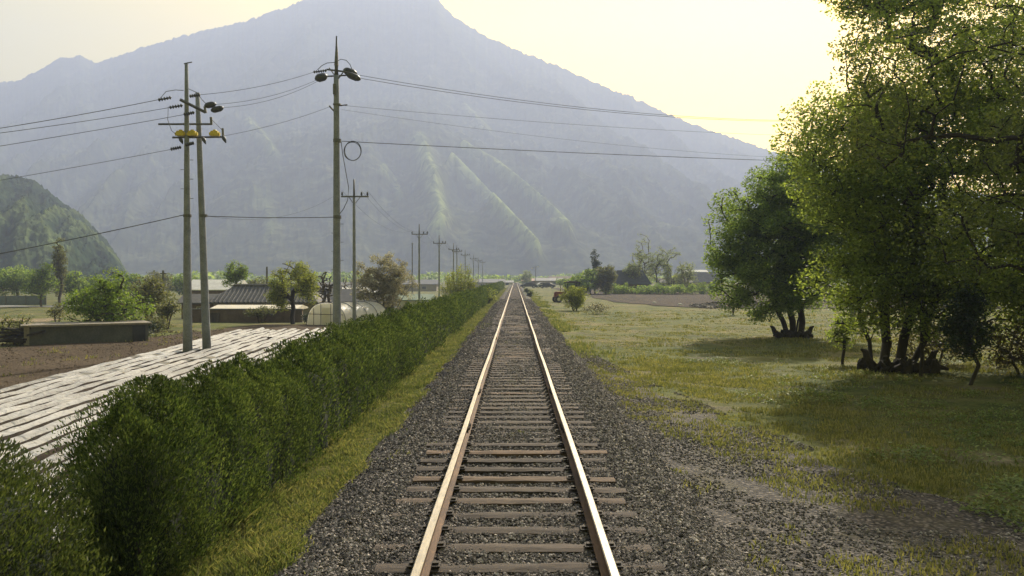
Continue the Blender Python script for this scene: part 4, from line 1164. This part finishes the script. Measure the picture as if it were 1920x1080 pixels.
def building(name, loc, label, w_, d_, hw, hr, wallm, roofm, rz=0, hip=(0, 0), wins=(), ribs=0, cat='house', over=.35):
    root = thing(name, loc, label, cat, rz=rz)
    mb = MB(); wall_box(mb, -w_ / 2, w_ / 2, 0, d_, -.6, hw)
    if hip[0] == 0 and hip[1] == 0 and hr > hw + .05:
        mb.add([(-w_ / 2, 0, hw), (-w_ / 2, d_, hw), (-w_ / 2, d_ / 2, hr - .06), (w_ / 2, 0, hw), (w_ / 2, d_, hw), (w_ / 2, d_ / 2, hr - .06)], [(0, 1, 2), (3, 5, 4), (0, 2, 5, 3), (1, 4, 5, 2)])
    mb.build('wall', M[wallm], root)
    mb = MB(); gable(mb, -w_ / 2, w_ / 2, 0, d_, hw + .02, hr, over, hipL=hip[0], hipR=hip[1])
    rf = mb.build('roof', M[roofm], root)
    if ribs:
        mb = MB(); n = int(w_ / ribs)
        for k in range(n + 1):
            x = -w_ / 2 - over * .8 + k * (w_ + 1.6 * over) / n
            xr = x
            t0 = 0.0
            if x < -w_ / 2 - over + hip[0]: t1 = (x + w_ / 2 + over) / max(hip[0], .01)
            elif x > w_ / 2 + over - hip[1]: t1 = (w_ / 2 + over - x) / max(hip[1], .01)
            else: t1 = 1
            if t1 < .15: continue
            ya, za = -over, hw + .04; yb, zb = d_ / 2, hr + .02
            mb.tube([(x, ya - .03, za), (x, ya + (yb - ya) * t1, za + (zb - za) * t1)], .06, 6)
        mb.tube([(-w_ / 2 - over + hip[0], d_ / 2, hr + .06), (w_ / 2 + over - hip[1], d_ / 2, hr + .06)], .12, 8)
        mb.build('tile_ribs', M['tile'], rf)
    openings(root, wins, -.02)
    return root

def bz(px, Y): X = (px - 966) / F * Y; return (X, Y, g1(X, Y))
# low concrete shed under the bushy tree
sh = thing('low_concrete_shed', (-20.95, 43.1, g1(-20.95, 43.1)), 'low grey concrete shed with a pale flat roof at the edge of the brown field', 'shed', rz=math.atan2(4.2, 3.5) * .62)
mb = MB(); wall_box(mb, -2.75, 2.75, 0, 2.6, -.3, .86); mb.build('wall', M['wall_conc'], sh)
mb = MB(); wall_box(mb, -2.9, 2.9, -.14, 2.75, .862, .95); mb.build('roof', M['wall_top'], sh)
mb = MB(); wall_box(mb, 2.0, 2.6, -.03, .02, -.2, .8); mb.build('door', M['window'], sh)
mb = MB(); wall_box(mb, -2.78, -2.55, -.05, .0, -.3, .86); mb.build('pilaster', M['wall_top'], sh)
# dark lean-to left of it
q = bz(36, 42); ln = thing('junk_pile', q, 'dark heap of boards and sheeting left of the low concrete shed', 'junk pile', rz=.4)
mb = MB()
for k in range(8): mb.box((random.uniform(-.5, .5), random.uniform(-.3, .5), .2 + .08 * k), (random.uniform(.7, 1.3), .5, .09), rot=random.uniform(-.6, .6), tilt=Matrix.Rotation(random.uniform(-.35, .35), 3, 'Y'))
mb.build('boards', M['iron'], ln)
mb = MB(); mb.box((-.2, 0, .72), (1.0, .7, .05), rot=.3, tilt=Matrix.Rotation(.25, 3, 'Y')); mb.build('grey_sheet', M['wall_conc'], ln)
# yard wall
yw = thing('yard_wall', (-20.0, 66, g1(-20, 66)), 'brown plastered yard wall in front of the tiled farmhouse', 'wall')
mb = MB(); wall_box(mb, -4.4, 4.0, 0, .3, -.3, .95); mb.build('wall_body', M['brickwall'], yw)
mb = MB(); wall_box(mb, -4.45, 4.05, -.06, .36, .952, 1.04); mb.build('wall_coping', M['tile'], yw)
mb = MB(); wall_box(mb, -3.1, -2.2, -.05, .0, -.2, .75); mb.build('gate_panel', M['bark'], yw)
building('outbuilding', (-20.6, 69.5, g1(-20.6, 69.5)), 'low outbuilding with a cream sheet roof behind the yard wall', 6.2, 3.0, 1.05, 1.3, 'brickwall', 'cream', wins=[(-1.6, .5, .5, .4, 'window'), (.6, .5, .5, .4, 'window')], cat='shed')
building('farmhouse', (-21.8, 76, g1(-21.8, 76)), 'old farmhouse with a grey ribbed tile roof behind the yard wall', 8.6, 4.6, 1.55, 2.95, 'plaster', 'tile', hip=(1.6, 1.6), ribs=.32, wins=[(-2.6, .8, .8, .8, 'window'), (-.4, .7, .8, 1.3, 'door'), (1.8, .8, .8, .8, 'window')], over=.55)
building('farm_annex', (-28.6, 80, g1(-28.6, 80)), 'small annex with an olive-grey roof left of the farmhouse', 3.6, 3.2, 1.5, 2.3, 'brickwall', 'tile', wins=[(0, .8, .7, .6, 'window')], cat='shed')
building('long_shed', (-38.8, 112, g1(-38.8, 112)), 'long shed with a pale white roof behind the twin poles', 6.0, 6, 2.5, 3.8, 'brickwall', 'white', wins=[(-2, 1.3, 1, .8, 'window'), (0, 1.3, 1, .8, 'window'), (2, 1.3, 1, .8, 'window')], cat='shed')
building('dark_roofed_house', (-16.1, 82, g1(-16.1, 82)), 'house with a broad dark hipped roof behind the white tunnel', 6.0, 5, 1.55, 2.75, 'brickwall', 'darkroof', hip=(.4, 2.6), wins=[(-2.2, .9, .7, .6, 'window')], over=.5)
mb = MB(); wall_box(mb, -.6, 2.1, -.25, -.01, .2, 1.28)
dh = bpy.data.objects['dark_roofed_house']; fp = mb.build('pale_front_panel', M['palewall'], dh)
for k in range(4): 
    mb = MB(); mb.box((-.3 + k * .7, -.27, .8), (.34, .04, .6)); mb.build('pane', M['slate'], fp)
building('white_roofed_shed', (-19.2, 104, g1(-19.2, 104)), 'shed with a whitish sheet roof, nearer of the two behind the dark hipped roof', 6.0, 4, 2.3, 2.9, 'brickwall', 'white', wins=[(0, 1.2, .9, .7, 'window')], cat='shed')
building('grey_roofed_shed', (-24.0, 118, g1(-24, 118)), 'shed with a grey-blue roof, farther of the two behind the dark hipped roof', 8, 5, 2.6, 3.4, 'plaster', 'slate', wins=[(0, 1.3, 1.2, .7, 'window')], cat='shed')
building('green_roofed_shed', (-14.9, 122, g1(-14.9, 122)), 'long low shed with a faded green roof and white side beyond the hedge', 6.2, 5, .95, 1.75, 'white', 'greenroof', wins=[(-1.9, .3, .5, .6, 'door'), (-.2, .4, .4, .4, 'window'), (1.7, .3, .5, .5, 'door')], cat='shed')
building('dark_shed', (-10.9, 72, g1(-10.9, 72)), 'small dark blue-grey shed beneath the blossoming tree', 1.9, 2.2, 1.35, 1.7, 'slate', 'darkroof', wins=[(.2, .6, .5, .8, 'door')], cat='shed', over=.12)

# white plastic tunnel
tn = thing('plastic_tunnel', (-12.9, 60, g1(-12.9, 60)), 'small rounded tunnel greenhouse of white plastic film behind the hedge', 'greenhouse', rz=-math.atan2(.5, .87))
W2, HT, LN = 1.75, 1.55, 4.6
def arch(y, k=1.0, n=18): return [(W2 * k * math.copysign(abs(math.cos(t)) ** .85, math.cos(t)), y, HT * k * math.sin(t) ** .8) for t in (math.pi * i / n for i in range(n + 1))]
mb = MB(); rings = [arch(LN * j / 12, 1.0 if j % 2 else .985) for j in range(13)]
mb.add([p for rg in rings for p in rg], [(j * 19 + i, j * 19 + i + 1, (j + 1) * 19 + i + 1, (j + 1) * 19 + i) for j in range(12) for i in range(18)])
mb.build('film_cover', M['tunnel'], tn, True)
mb = MB(); a_ = arch(.02, .97); mb.add(a_, [tuple(range(19))]); mb.build('end_film', M['tunnel'], tn); mb = MB(); a_ = arch(LN - .02, .97); mb.add(a_, [tuple(range(19))]); mb.build('end_film', M['tunnel'], tn)
for j in (0, 1, 2, 3, 4):
    mb = MB(); mb.tube([(x, y, z) for x, y, z in arch(LN * j / 4 + (-.03 if j == 0 else 0), 1.012)], .022, 6); mb.build('hoop', M['steel'], tn)
mb = MB()
for x, h_ in ((-1.1, 1.15), (-.45, 1.45), (.45, 1.45), (1.1, 1.15)): mb.tube([(x, -.04, 0), (x, -.04, h_)], .022, 5)
mb.tube([(-1.55, -.04, .75), (1.55, -.04, .75)], .02, 5); mb.build('end_frame', M['iron'], tn)
mb = MB(); mb.box((0, -.03, .62), (.7, .03, 1.2)); mb.build('door_flap', M['tunnel'], tn)

# road wall on the far left
q = bz(10, 131); gw = thing('road_barrier', (-78, 131, g1(-78, 131)), 'blue-grey roadside barrier in front of the trees at the far left', 'barrier')
mb = MB(); wall_box(mb, -40, 8, 0, .2, -.2, 1.35); mb.build('panel', M['fence'], gw)
for k in range(17):
    mb = MB(); wall_box(mb, -40 + k * 3 - .08, -40 + k * 3 + .08, -.1, .0, -.2, 1.45); mb.build('post', M['steel'], gw)

# ------------------------------------------------------------------ trees on the left
def simple(name, px, Y, label, w_, zb, zt, leaf, per=42, ncl=110, sig=.32, size=.07, r0=.12, seed=1, bark='bark', group=None, stems=1, gap=.0, zfoot=None, up=.35, shape='round', dep=None, rmin=.012, shell=.45, k=5, pw=.5):
    X = (px - 966) / F * Y; zg = g1(X, Y); w2 = w_ / 2; zc = (zb + zt) / 2 - zg; hh = (zt - zb) / 2
    if stems == 1: st = [((0, 0, -.1), (.05, 0, max(.5, zc - hh * .2)))]
    else: st = [((.08 * (q - stems / 2), .05 * (q % 2), -.1), ((q - (stems - 1) / 2) * w2 * .45, .2 * (q % 2), max(.4, zc - hh * .1))) for q in range(stems)]
    if shape == 'round': E = [(0, 0, zc, w2, dep or w2 * .9, hh), (-w2 * .3, 0, zc - hh * .25, w2 * .72, w2 * .6, hh * .7), (w2 * .35, .1, zc + hh * .1, w2 * .6, w2 * .6, hh * .65)]
    elif shape == 'low': E = [(0, 0, zc - hh * .3, w2, dep or w2 * .9, hh * .7), (w2 * .1, 0, zc + hh * .35, w2 * .55, w2 * .5, hh * .62), (-w2 * .5, 0, zc - hh * .1, w2 * .5, w2 * .5, hh * .55)]
    elif shape == 'column': E = [(0, 0, zc, w2, w2, hh)]
    elif shape == 'cone': E = [(0, 0, zc - hh * .5, w2, w2, hh * .5), (0, 0, zc, w2 * .7, w2 * .7, hh * .55), (0, 0, zc + hh * .5, w2 * .35, w2 * .35, hh * .5)]
    return tree(name, (X, Y), label, 'tree' if 'shrub' not in name and 'bush' not in name else 'bush', st, E, ncl, per, sig, size, leaf, bark, r0, seed, group, gap=gap, rmin=rmin, up=up, shell=shell, k=k, pw=pw, zmin=.15)

simple('maple_tree', 202, 46.8, 'bright green bushy tree behind the low concrete shed', 4.3, -.7, 2.65, 'leaf_spring', 60, 210, .36, .075, .14, 201, shape='low', gap=.36, stems=3)
simple('bushy_tree', 278, 60, 'olive green bushy tree right behind the bright green one', 3.4, -.8, 2.4, 'leaf_olive', 46, 150, .34, .085, .12, 202, gap=.36, stems=2)
simple('bushy_tree', 312, 55, 'small olive tree with visible trunks left of the twin poles', 1.6, -.35, .85, 'leaf_olive', 36, 60, .24, .06, .07, 203, stems=3, gap=.34)
simple('bushy_tree', 105, 60, 'small brownish sparse tree at the far edge of the brown field', 1.2, -.7, .6, 'leaf_olive', 20, 40, .2, .06, .05, 204, stems=2)
simple('bush', 32, 43, 'sparse grey-green bush behind the junk pile at the left edge', 2.4, -.9, .4, 'leaf_olive', 26, 70, .24, .06, .05, 205, stems=3)
simple('bush', 262, 47.5, 'dark bush against the right end of the low concrete shed', 1.3, -1.0, -.1, 'leaf_dark', 40, 40, .22, .06, .04, 206, stems=2)
simple('bush', 290, 52, 'small dark bush between the low shed and the twin poles', 1.6, -1.0, -.1, 'leaf_olive', 34, 40, .22, .06, .04, 207, stems=2)
simple('poplar', 110, 125, 'tall narrow grey-green poplar at the far left', 1.9, -.6, 8.0, 'leaf_olive', 34, 160, .32, .12, .2, 208, shape='column', rmin=.03)
simple('roadside_tree', 76, 122, 'round light green tree just left of the poplar', 4.4, -.6, 4.3, 'leaf_spring', 46, 130, .5, .14, .16, 209, shape='low', group='roadside trees at the far left')
simple('roadside_tree', 30, 138, 'broad mid green tree behind the road barrier at the left edge', 7, -.4, 3.6, 'leaf_mid', 50, 150, .7, .18, .2, 210, group='roadside trees at the far left')
simple('roadside_tree', -60, 138, 'broad green tree beyond the left edge of the picture', 7, -.4, 4.2, 'leaf_mid', 40, 110, .7, .2, .2, 211, group='roadside trees at the far left')
simple('roadside_tree', 135, 130, 'soft green rounded tree just right of the poplar', 3.6, -.8, 3.1, 'leaf_mid', 40, 90, .5, .15, .14, 212, group='roadside trees at the far left')
for i, (px, Y, w_, zt, lf, lb) in enumerate([(172, 150, 6, 2.6, 'leaf_mid', 'low hazy tree at the foot of the wooded hill'), (238, 150, 6.5, 2.9, 'leaf_spring', 'hazy light green tree behind the olive bushy tree'), (292, 160, 7, 3.2, 'leaf_olive', 'hazy olive tree above the small tree with visible trunks'),
                                          (345, 165, 6, 3.0, 'leaf_spring', 'hazy tree directly behind the twin poles'), (480, 150, 5, 2.0, 'leaf_olive', 'hazy tree above the farmhouse ridge'), (20, 210, 12, 5.5, 'leaf_mid', 'distant trees crown above the left edge barrier')]):
    simple('distant_tree', px, Y, lb, w_, -.8, zt, lf, 44, 80, .65, .2, .16, 220 + i, group='hazy trees in front of the wooded hill')
simple('round_tree', 441, 92, 'small round fresh green tree above the farmhouse roof', 2.8, 1.1, 4.0, 'leaf_spring', 50, 110, .3, .085, .12, 230, gap=.34)
simple('old_tree', 548, 62, 'old tree with a thick dark trunk and yellow-green crown beside the farmhouse', 3.5, -.1, 3.45, 'leaf_yellow', 80, 220, .3, .06, .16, 231, bark='bark_dark', gap=.38, stems=1, pw=.6)
simple('bare_tree', 543, 88, 'bare grey tree rising behind the yellow-green old tree', 3.2, .6, 4.2, 'leaf_olive', 0, 60, .3, .05, .12, 232, rmin=.014)
simple('bare_tree', 612, 76, 'leafless slanting tree between the old tree and the tall pole', 2.6, .1, 2.9, 'leaf_olive', 3, 90, .25, .05, .14, 233, rmin=.014, stems=2)
simple('blossom_tree', 720, 66, 'rounded tree full of faded pinkish blossom right of the tall pole', 4.9, -.1, 4.05, 'blossom', 85, 330, .26, .060, .06, 234, stems=5, gap=.33, rmin=.012, shell=.4)
simple('bush', 648, 86, 'thin greyish bush between the tall pole and the blossoming tree', 2.6, -.2, 2.4, 'blossom', 8, 50, .25, .06, .06, 235, stems=3)
simple('bush', 490, 65, 'low green bush on top of the yard wall line before the farmhouse', 2.3, -.7, .25, 'leaf_olive', 36, 60, .22, .06, .05, 236, stems=3)
simple('bush', 590, 63, 'dark bush between the old tree and the white tunnel', 2.0, -1.1, -.2, 'leaf_dark', 34, 60, .24, .07, .05, 237, stems=3)
simple('bush', 758, 95, 'small brown bush beside the long white-sided shed', 1.6, -1.6, -.6, 'leaf_brown', 34, 30, .26, .08, .05, 238, stems=2)
# willow bush with upright shoots
def willow(px, Y, label, w_, zt, seed, leaf='leaf_yellow'):
    X = (px - 966) / F * Y; zg = g1(X, Y); rr = np.random.default_rng(seed); root = thing('willow_bush', (X, Y, zg), label, 'bush')
    mb = MB(); C_ = []
    for k in range(46):
        a_ = rr.uniform(0, 2 * np.pi); q = rr.uniform(0, 1) ** .5 * w_ / 2; hgt = (zt - zg) * (1 - .42 * (q / (w_ / 2)) ** 2) * rr.uniform(.75, 1.05)
        x1, y1 = q * np.cos(a_), q * np.sin(a_)
        pts = [(x1 * f ** 1.1, y1 * f ** 1.1, hgt * f) for f in (0, .3, .6, 1)]
        mb.tube(pts, [.035, .026, .018, .008], 5)
        for f in np.linspace(.25, 1, 16): C_.append((x1 * f ** 1.1, y1 * f ** 1.1, hgt * f))
    mb.build('stems', M['leaf_olive'], root)
    crown_obj('crown', np.array(C_), 26, .20, .055, M[leaf], root, seed, flat=1.3)
willow(861, 80, 'yellow-green willow bush with upright shoots behind the hedge', 3.7, 3.55, 240)
simple('bush', 912, 92, 'small yellow-green bush right of the willow bush behind the hedge', 2.4, -1.0, 1.1, 'leaf_yellow', 30, 70, .28, .08, .05, 241, stems=3)

# ------------------------------------------------------------------ right side and far centre
def round_bush(px, Y, w_, h_, label, lf, seed, name='bush', dark='leaf_mid'):
    X = (px - 966) / F * Y
    return tree(name, (X, Y), label, 'bush', [((-.1, 0, -.1), (-.3, 0, h_ * .35)), ((.1, 0, -.1), (.35, .1, h_ * .35))], [(0, 0, h_ * .57, w_ / 2, w_ / 2, h_ * .43), (0, 0, h_ * .35, w_ * .4, w_ * .4, h_ * .33)], 150, 60, .22, .055, lf, 'bark', .06, seed, shell=.6)
round_bush(1077, 74, 2.3, 2.25, 'round yellow-green bush standing near the right side of the track', 'leaf_yellow', 301)
for px, Y, s, lb in ((987, 150, .9, 'farther tiny dark shrub beside the distant track'), (993, 118, .9, 'nearer tiny dark shrub beside the distant track')):
    simple('bush', px, Y, lb, s, -.5, .45, 'leaf_dark', 30, 30, .18, .07, .03, 310 + int(Y))
simple('bush', 1118, 68, 'faint brown dead shrub in the meadow right of the round bush', 2.6, -.55, .35, 'leaf_brown', 14, 60, .26, .05, .02, 315, stems=3)
simple('blossom_bush', 1376, 66, 'pale pink blossoming bush at the edge of the dense green tree', 1.1, -.2, 1.3, 'pink', 30, 34, .2, .06, .04, 316, stems=2)
cl = [(1107, 150, 7.0, -.2, 4.0, 'leaf_mid', 'round', 'broad rounded green tree below the far conifer'), (1085, 146, 4.6, -.3, 2.7, 'leaf_spring', 'low', 'low fresh green tree left of the far conifer'), (1136, 148, 3.2, -.2, 4.4, 'leaf_olive', 'round', 'rounded grey-green tree just right of the far conifer'),
      (1204, 165, 4.4, 0, 10.6, 'leaf_pale', 'column', 'tallest pale feathery tree of the far group'), (1186, 160, 3.6, -.2, 6.6, 'leaf_pale', 'round', 'pale green tree left of the tallest feathery one'), (1234, 162, 4.4, .2, 8.2, 'leaf_pale', 'round', 'pale tree with forked dark trunk right of the tallest feathery one'),
      (1262, 164, 3.8, .2, 8.0, 'leaf_pale', 'round', 'pale green upright tree, second from the right of the far group'), (1286, 160, 4.0, 0, 5.4, 'leaf_pale', 'round', 'shorter pale tree at the right end of the far group')]
for i, (px, Y, w_, zb, zt, lf, sh_, lb) in enumerate(cl):
    pale = lf == 'leaf_pale'
    simple('far_tree', px, Y, lb, w_, zb, zt, lf, 34 if pale else 55, 150 if pale else 110, .42 if pale else .5, .10 if pale else .16, .12, 330 + i, shape=sh_, group='far trees beyond the dark ploughed field', gap=.36 if pale else 0, stems=2 if pale else 1, rmin=.025, bark='bark')
simple('conifer', 1116, 153, 'dark pointed conifer rising over the far rounded trees', 3.6, 1.0, 7.0, 'leaf_dark', 60, 90, .4, .14, .16, 345, shape='cone')
simple('far_tree', 1060, 200, 'small dark hazy tree left of the far group', 4, .2, 2.6, 'leaf_mid', 34, 40, .45, .16, .1, 346, group='far trees beyond the dark ploughed field')
simple('far_tree', 985, 330, 'small pale yellow-green tree where the track vanishes', 5.5, -.4, 5.2, 'leaf_pale', 40, 60, .6, .22, .12, 347, group='far trees beyond the dark ploughed field')
for i, (px, Y, w_, lb) in enumerate([(1160, 152, 8, 'low dark bush line left under the far farmhouse'), (1215, 150, 8, 'low dark bush line below the pale feathery trees'), (1262, 148, 7, 'low dark bush line below the blue-grey walled house'), (1322, 150, 8, 'low green bush line at the right end of the ploughed field')]):
    simple('far_bush', px, Y, lb, w_, -.6, 1.3, 'leaf_mid' if i != 3 else 'leaf_spring', 40, 80, .4, .13, .05, 350 + i, stems=4, group='low bushes along the far field edge')
building('far_farmhouse', bz(1184, 158), 'far dark-roofed farmhouse left of the pale feathery trees', 6.4, 5, 1.7, 4.2, 'brickwall', 'darkroof', hip=(1.2, 1.2), wins=[(-1.5, .9, .8, .7, 'window'), (1.2, .9, .8, .7, 'window')])
building('blue_grey_house', bz(1268, 175), 'low far house with blue-grey walls behind the forked pale tree', 6, 5, 1.9, 2.8, 'slate', 'wall_conc', wins=[(0, 1, .9, .8, 'window')])
building('far_house', bz(1322, 190), 'far house with a blue-grey roof and white eaves by the dense tree', 7, 6, 1.8, 4.1, 'white', 'slate', wins=[(-1.8, 1, 1, .8, 'window'), (1.2, 1, 1, .8, 'window')])
building('far_house', bz(1306, 232), 'small far house with a whitish roof above the blue-grey roof', 6, 5, 3.3, 4.9, 'plaster', 'white', wins=[(0, 1.6, 1, .8, 'window')])
vill = [(918, 300, 10, 3.0, 'slate', 'plaster', 'hazy grey-roofed village house left of the vanishing track'), (944, 330, 7, 2.0, 'slate', 'white', 'tiny whitish hut directly left of the vanishing track'), (1000, 340, 9, 2.4, 'red', 'brickwall', 'hazy low house right behind the parked cars'),
        (1030, 320, 10, 2.6, 'slate', 'plaster', 'hazy house behind the lamp and parked cars'), (1052, 340, 9, 3.2, 'brickwall', 'white', 'hazy house with a reddish roof behind the tractor'), (780, 260, 12, 3.4, 'slate', 'plaster', 'hazy dark house behind the second slim pole'), (893, 310, 9, 3.0, 'darkroof', 'brickwall', 'hazy dark-roofed house right behind the willow bush')]
for px, Y, w_, h_, rf, wl_, lb in vill:
    building('village_house', bz(px, Y), lb, w_, 7, h_ * .6, h_, wl_, rf, wins=[(-w_ * .25, h_ * .3, 1.2, .8, 'window'), (w_ * .2, h_ * .3, 1.2, .8, 'window')])

# street lamp
sl = thing('street_lamp', bz(1004, 262), 'far street lamp with a pale twin head beside the vanishing track', 'street lamp'); tz = EYE + 21 / F * 262 - sl.location.z
mb = MB(); mb.tube([(0, 0, -.2), (0, 0, tz)], [.11, .06], 8); mb.tube([(-1.0, 0, tz - .45), (0, 0, tz - .1), (1.0, 0, tz)], .05, 6); mb.build('pole', M['steel'], sl)
for x, z in ((-1.0, tz - .5), (.7, tz)): mb = MB(); mb.box((x, 0, z), (.7, .35, .28), taper=.7); mb.build('lamp_head', M['white'], sl)

# cars
def car(px, Y, paint, label, rz):
    root = thing('parked_car', bz(px, Y), label, 'car', 'cars parked by the far crossing', rz=rz)
    prof = [(-2.15, .35), (-2.2, .75), (-1.9, .9), (-1.25, .98), (-.6, 1.42), (.75, 1.45), (1.45, 1.05), (2.1, .95), (2.2, .6), (2.15, .35)]
    mb = MB(); mb.prism(prof, -.85, .85, 'Y')
    # prism sweeps along Y for (x,z) profiles
    bd = mb.build('body', M[paint], root)
    for s in (-1, 1):
        mb = MB(); mb.add([(-1.05, s * .862, 1.0), (-.5, s * .862, 1.36), (.68, s * .862, 1.38), (1.2, s * .862, 1.04)], [(0, 1, 2, 3)]); mb.build('side_window', M['window'], root)
    for x in (-1.35, 1.35):
        for s in (-1, 1):
            mb = MB(); mb.tube([(x, s * .68, .32), (x, s * .88, .32)], .32, 14); w_ = mb.build('wheel', M['black'], root)
            mb = MB(); mb.tube([(x, s * .87, .32), (x, s * .895, .32)], .18, 10); mb.build('rim', M['silver'], w_)
    return root
def prism_fix():
    pass
car(991, 238, 'carpaint', 'dark car parked left of the lamp near the vanishing track', .1)
car(1026, 236, 'carpaint', 'dark car parked in front of the hazy lamp, between the other two', -.15)
car(1016, 247, 'silver', 'pale car glinting just behind the two dark cars', .3)

# tractor
tr = thing('farm_tractor', bz(1066, 100), 'red farm tractor with a dark canopy half hidden behind the round bush', 'tractor', rz=.25)
mb = MB(); mb.box((-1.0, 0, .95), (1.25, .62, .6), taper=.88); mb.box((-1.64, 0, .9), (.06, .5, .5)); mb.build('hood', M['red'], tr)
mb = MB(); mb.box((.2, 0, .75), (2.6, .45, .35)); mb.box((.55, 0, 1.0), (.7, .9, .25)); mb.build('chassis', M['iron'], tr)
mb = MB()
for x, s in ((-.25, -.5), (-.25, .5), (1.1, -.5), (1.1, .5)): mb.tube([(x, s, .9), (x, s, 2.2)], .05, 6)
mb.build('cab_frame', M['iron'], tr)
mb = MB(); mb.box((.42, 0, 2.28), (1.7, 1.25, .14), taper=.9); mb.box((.42, 0, 2.4), (1.2, .9, .1), taper=.7); mb.build('canopy', M['stump'], tr)
mb = MB(); mb.box((.6, 0, 1.25), (.5, .5, .12)); mb.box((.85, 0, 1.5), (.1, .5, .5)); mb.build('seat', M['black'], tr)
for x, s, rw, ww in ((-1.35, -.55, .38, .22), (-1.35, .55, .38, .22), (.75, -.68, .68, .34), (.75, .68, .68, .34)):
    mb = MB(); mb.tube([(x, s - ww / 2, rw), (x, s + ww / 2, rw)], rw, 18)
    for k in range(12):
        a_ = k * math.pi / 6; mb.box((x + math.cos(a_) * rw, s, rw + math.sin(a_) * rw), (.06, ww, .06))
    w_ = mb.build('wheel', M['black'], tr)
    mb = MB(); mb.tube([(x, s - ww / 2 - .01, rw), (x, s + ww / 2 + .01, rw)], rw * .5, 14); mb.build('rim', M['cream'], w_)
mb = MB(); mb.tube([(-.9, .15, 1.2), (-.9, .15, 1.95)], .04, 8); mb.build('exhaust_pipe', M['iron'], tr)
mb = MB(); mb.box((-1.2, -.32, .62), (.5, .05, .2)); mb.build('white_side_panel', M['white'], tr)

# white bags in the field and the bank of clods
for px, Y, s, lb in ((1227, 97, .19, 'small white bag lying in the meadow at the ploughed field edge'), (1275, 90, .21, 'white bag lying left of the dark bank of clods')):
    X = (px - 966) / F * Y; mb = MB()
    rr = random.Random(px); n = 10
    rings = [(-s * 1.1, .1), (-s * .9, .75), (-s * .3, 1.0), (s * .35, .95), (s * .9, .7), (s * 1.15, .08)]
    mb.tube([(t, rr.uniform(-.02, .02), g1(X, Y) * 0 + s * .55 + rr.uniform(-.03, .03)) for t, q in rings], [q * s * .62 for t, q in rings], n)
    o = mb.build('bag', M['white'], None, True); o.location = (X, Y, g1(X, Y) - .03); tag(o, lb, 'bag')
r = np.random.default_rng(8)
stones('clod_bank', 1500, lambda r, n: r.uniform(17.2, 27, n), lambda r, n: 84 + r.normal(0, 1.6, n), 0.085, M['stone'], zf=lambda x, y: gz(x, y) + .45 * np.exp(-((y - 84) / 1.8) ** 2) * np.clip((x - 17) / 2, 0, 1) * np.random.default_rng(4).uniform(.1, 1, len(x)))
tr2 = drape('clod_bank_earth', 17.0, 27.5, np.arange(80.5, 87.6, .5), 40, .03, M['plough'], .3, 61)
cv = np.zeros(len(tr2.data.vertices) * 3, dtype=np.float32); tr2.data.vertices.foreach_get('co', cv); cv = cv.reshape(-1, 3)
cv[:, 2] += .38 * np.exp(-((cv[:, 1] - 84) / 1.8) ** 2) * np.clip((cv[:, 0] - 17) / 2, 0, 1) * (0.5 + fbm(cv[:, 0] * 1.2, cv[:, 1] * 1.2, seed=5))
tr2.data.vertices.foreach_set('co', cv.ravel()); tr2.data.update()

# far-off woods along the foot of the mountain
r = np.random.default_rng(500)
n = 2600
pxw = r.uniform(-1300, 3200, n); Yw = r.uniform(390, 880, n)
xw = (pxw - 966) / F * Yw; hw_ = 3.0 + 7.5 * np.clip(fbm(pxw * .012, Yw * .006, seed=91) - .25, 0, 1)
k_ = fbm(pxw * .02, Yw * .01, seed=95) > .40
cw = np.stack([xw[k_], Yw[k_], hw_[k_] * .42 - .3], -1); hw_ = hw_[k_]
reps_ = 46; C = np.repeat(cw, reps_, 0); d = unit(r, len(C)) * (r.uniform(.1, 1, len(C)) ** .5)[:, None]
C = C + d * np.repeat(np.stack([hw_ * 1.1, hw_ * 1.1, hw_ * .55], -1), reps_, 0)
V, Fq = leaf_quads(C, 1.1, r)
tag(np_mesh('distant_woods', V, Fq, M['leaf_mid']), kind='stuff')

r = np.random.default_rng(31)
n = 5200
yc = 9 + 45 * r.uniform(0, 1, n) ** 1.3; xc = -12.9 - .0806 * yc - 9 * r.uniform(0, 1, n) ** 1.2
stones('soil_clods', n, lambda r_, m: xc, lambda r_, m: yc, 0.028, M['soil'], sink=.1)
n = 260
yc = r.uniform(12, 58, n); xc = -13.2 - .0806 * yc - r.uniform(0, 8, n); k_ = fbm(xc * .4, yc * .4, seed=33) > .5
blades('soil_weeds', xc[k_], yc[k_], np.full(k_.sum(), .12), M['grass'], 10, .012, .12)
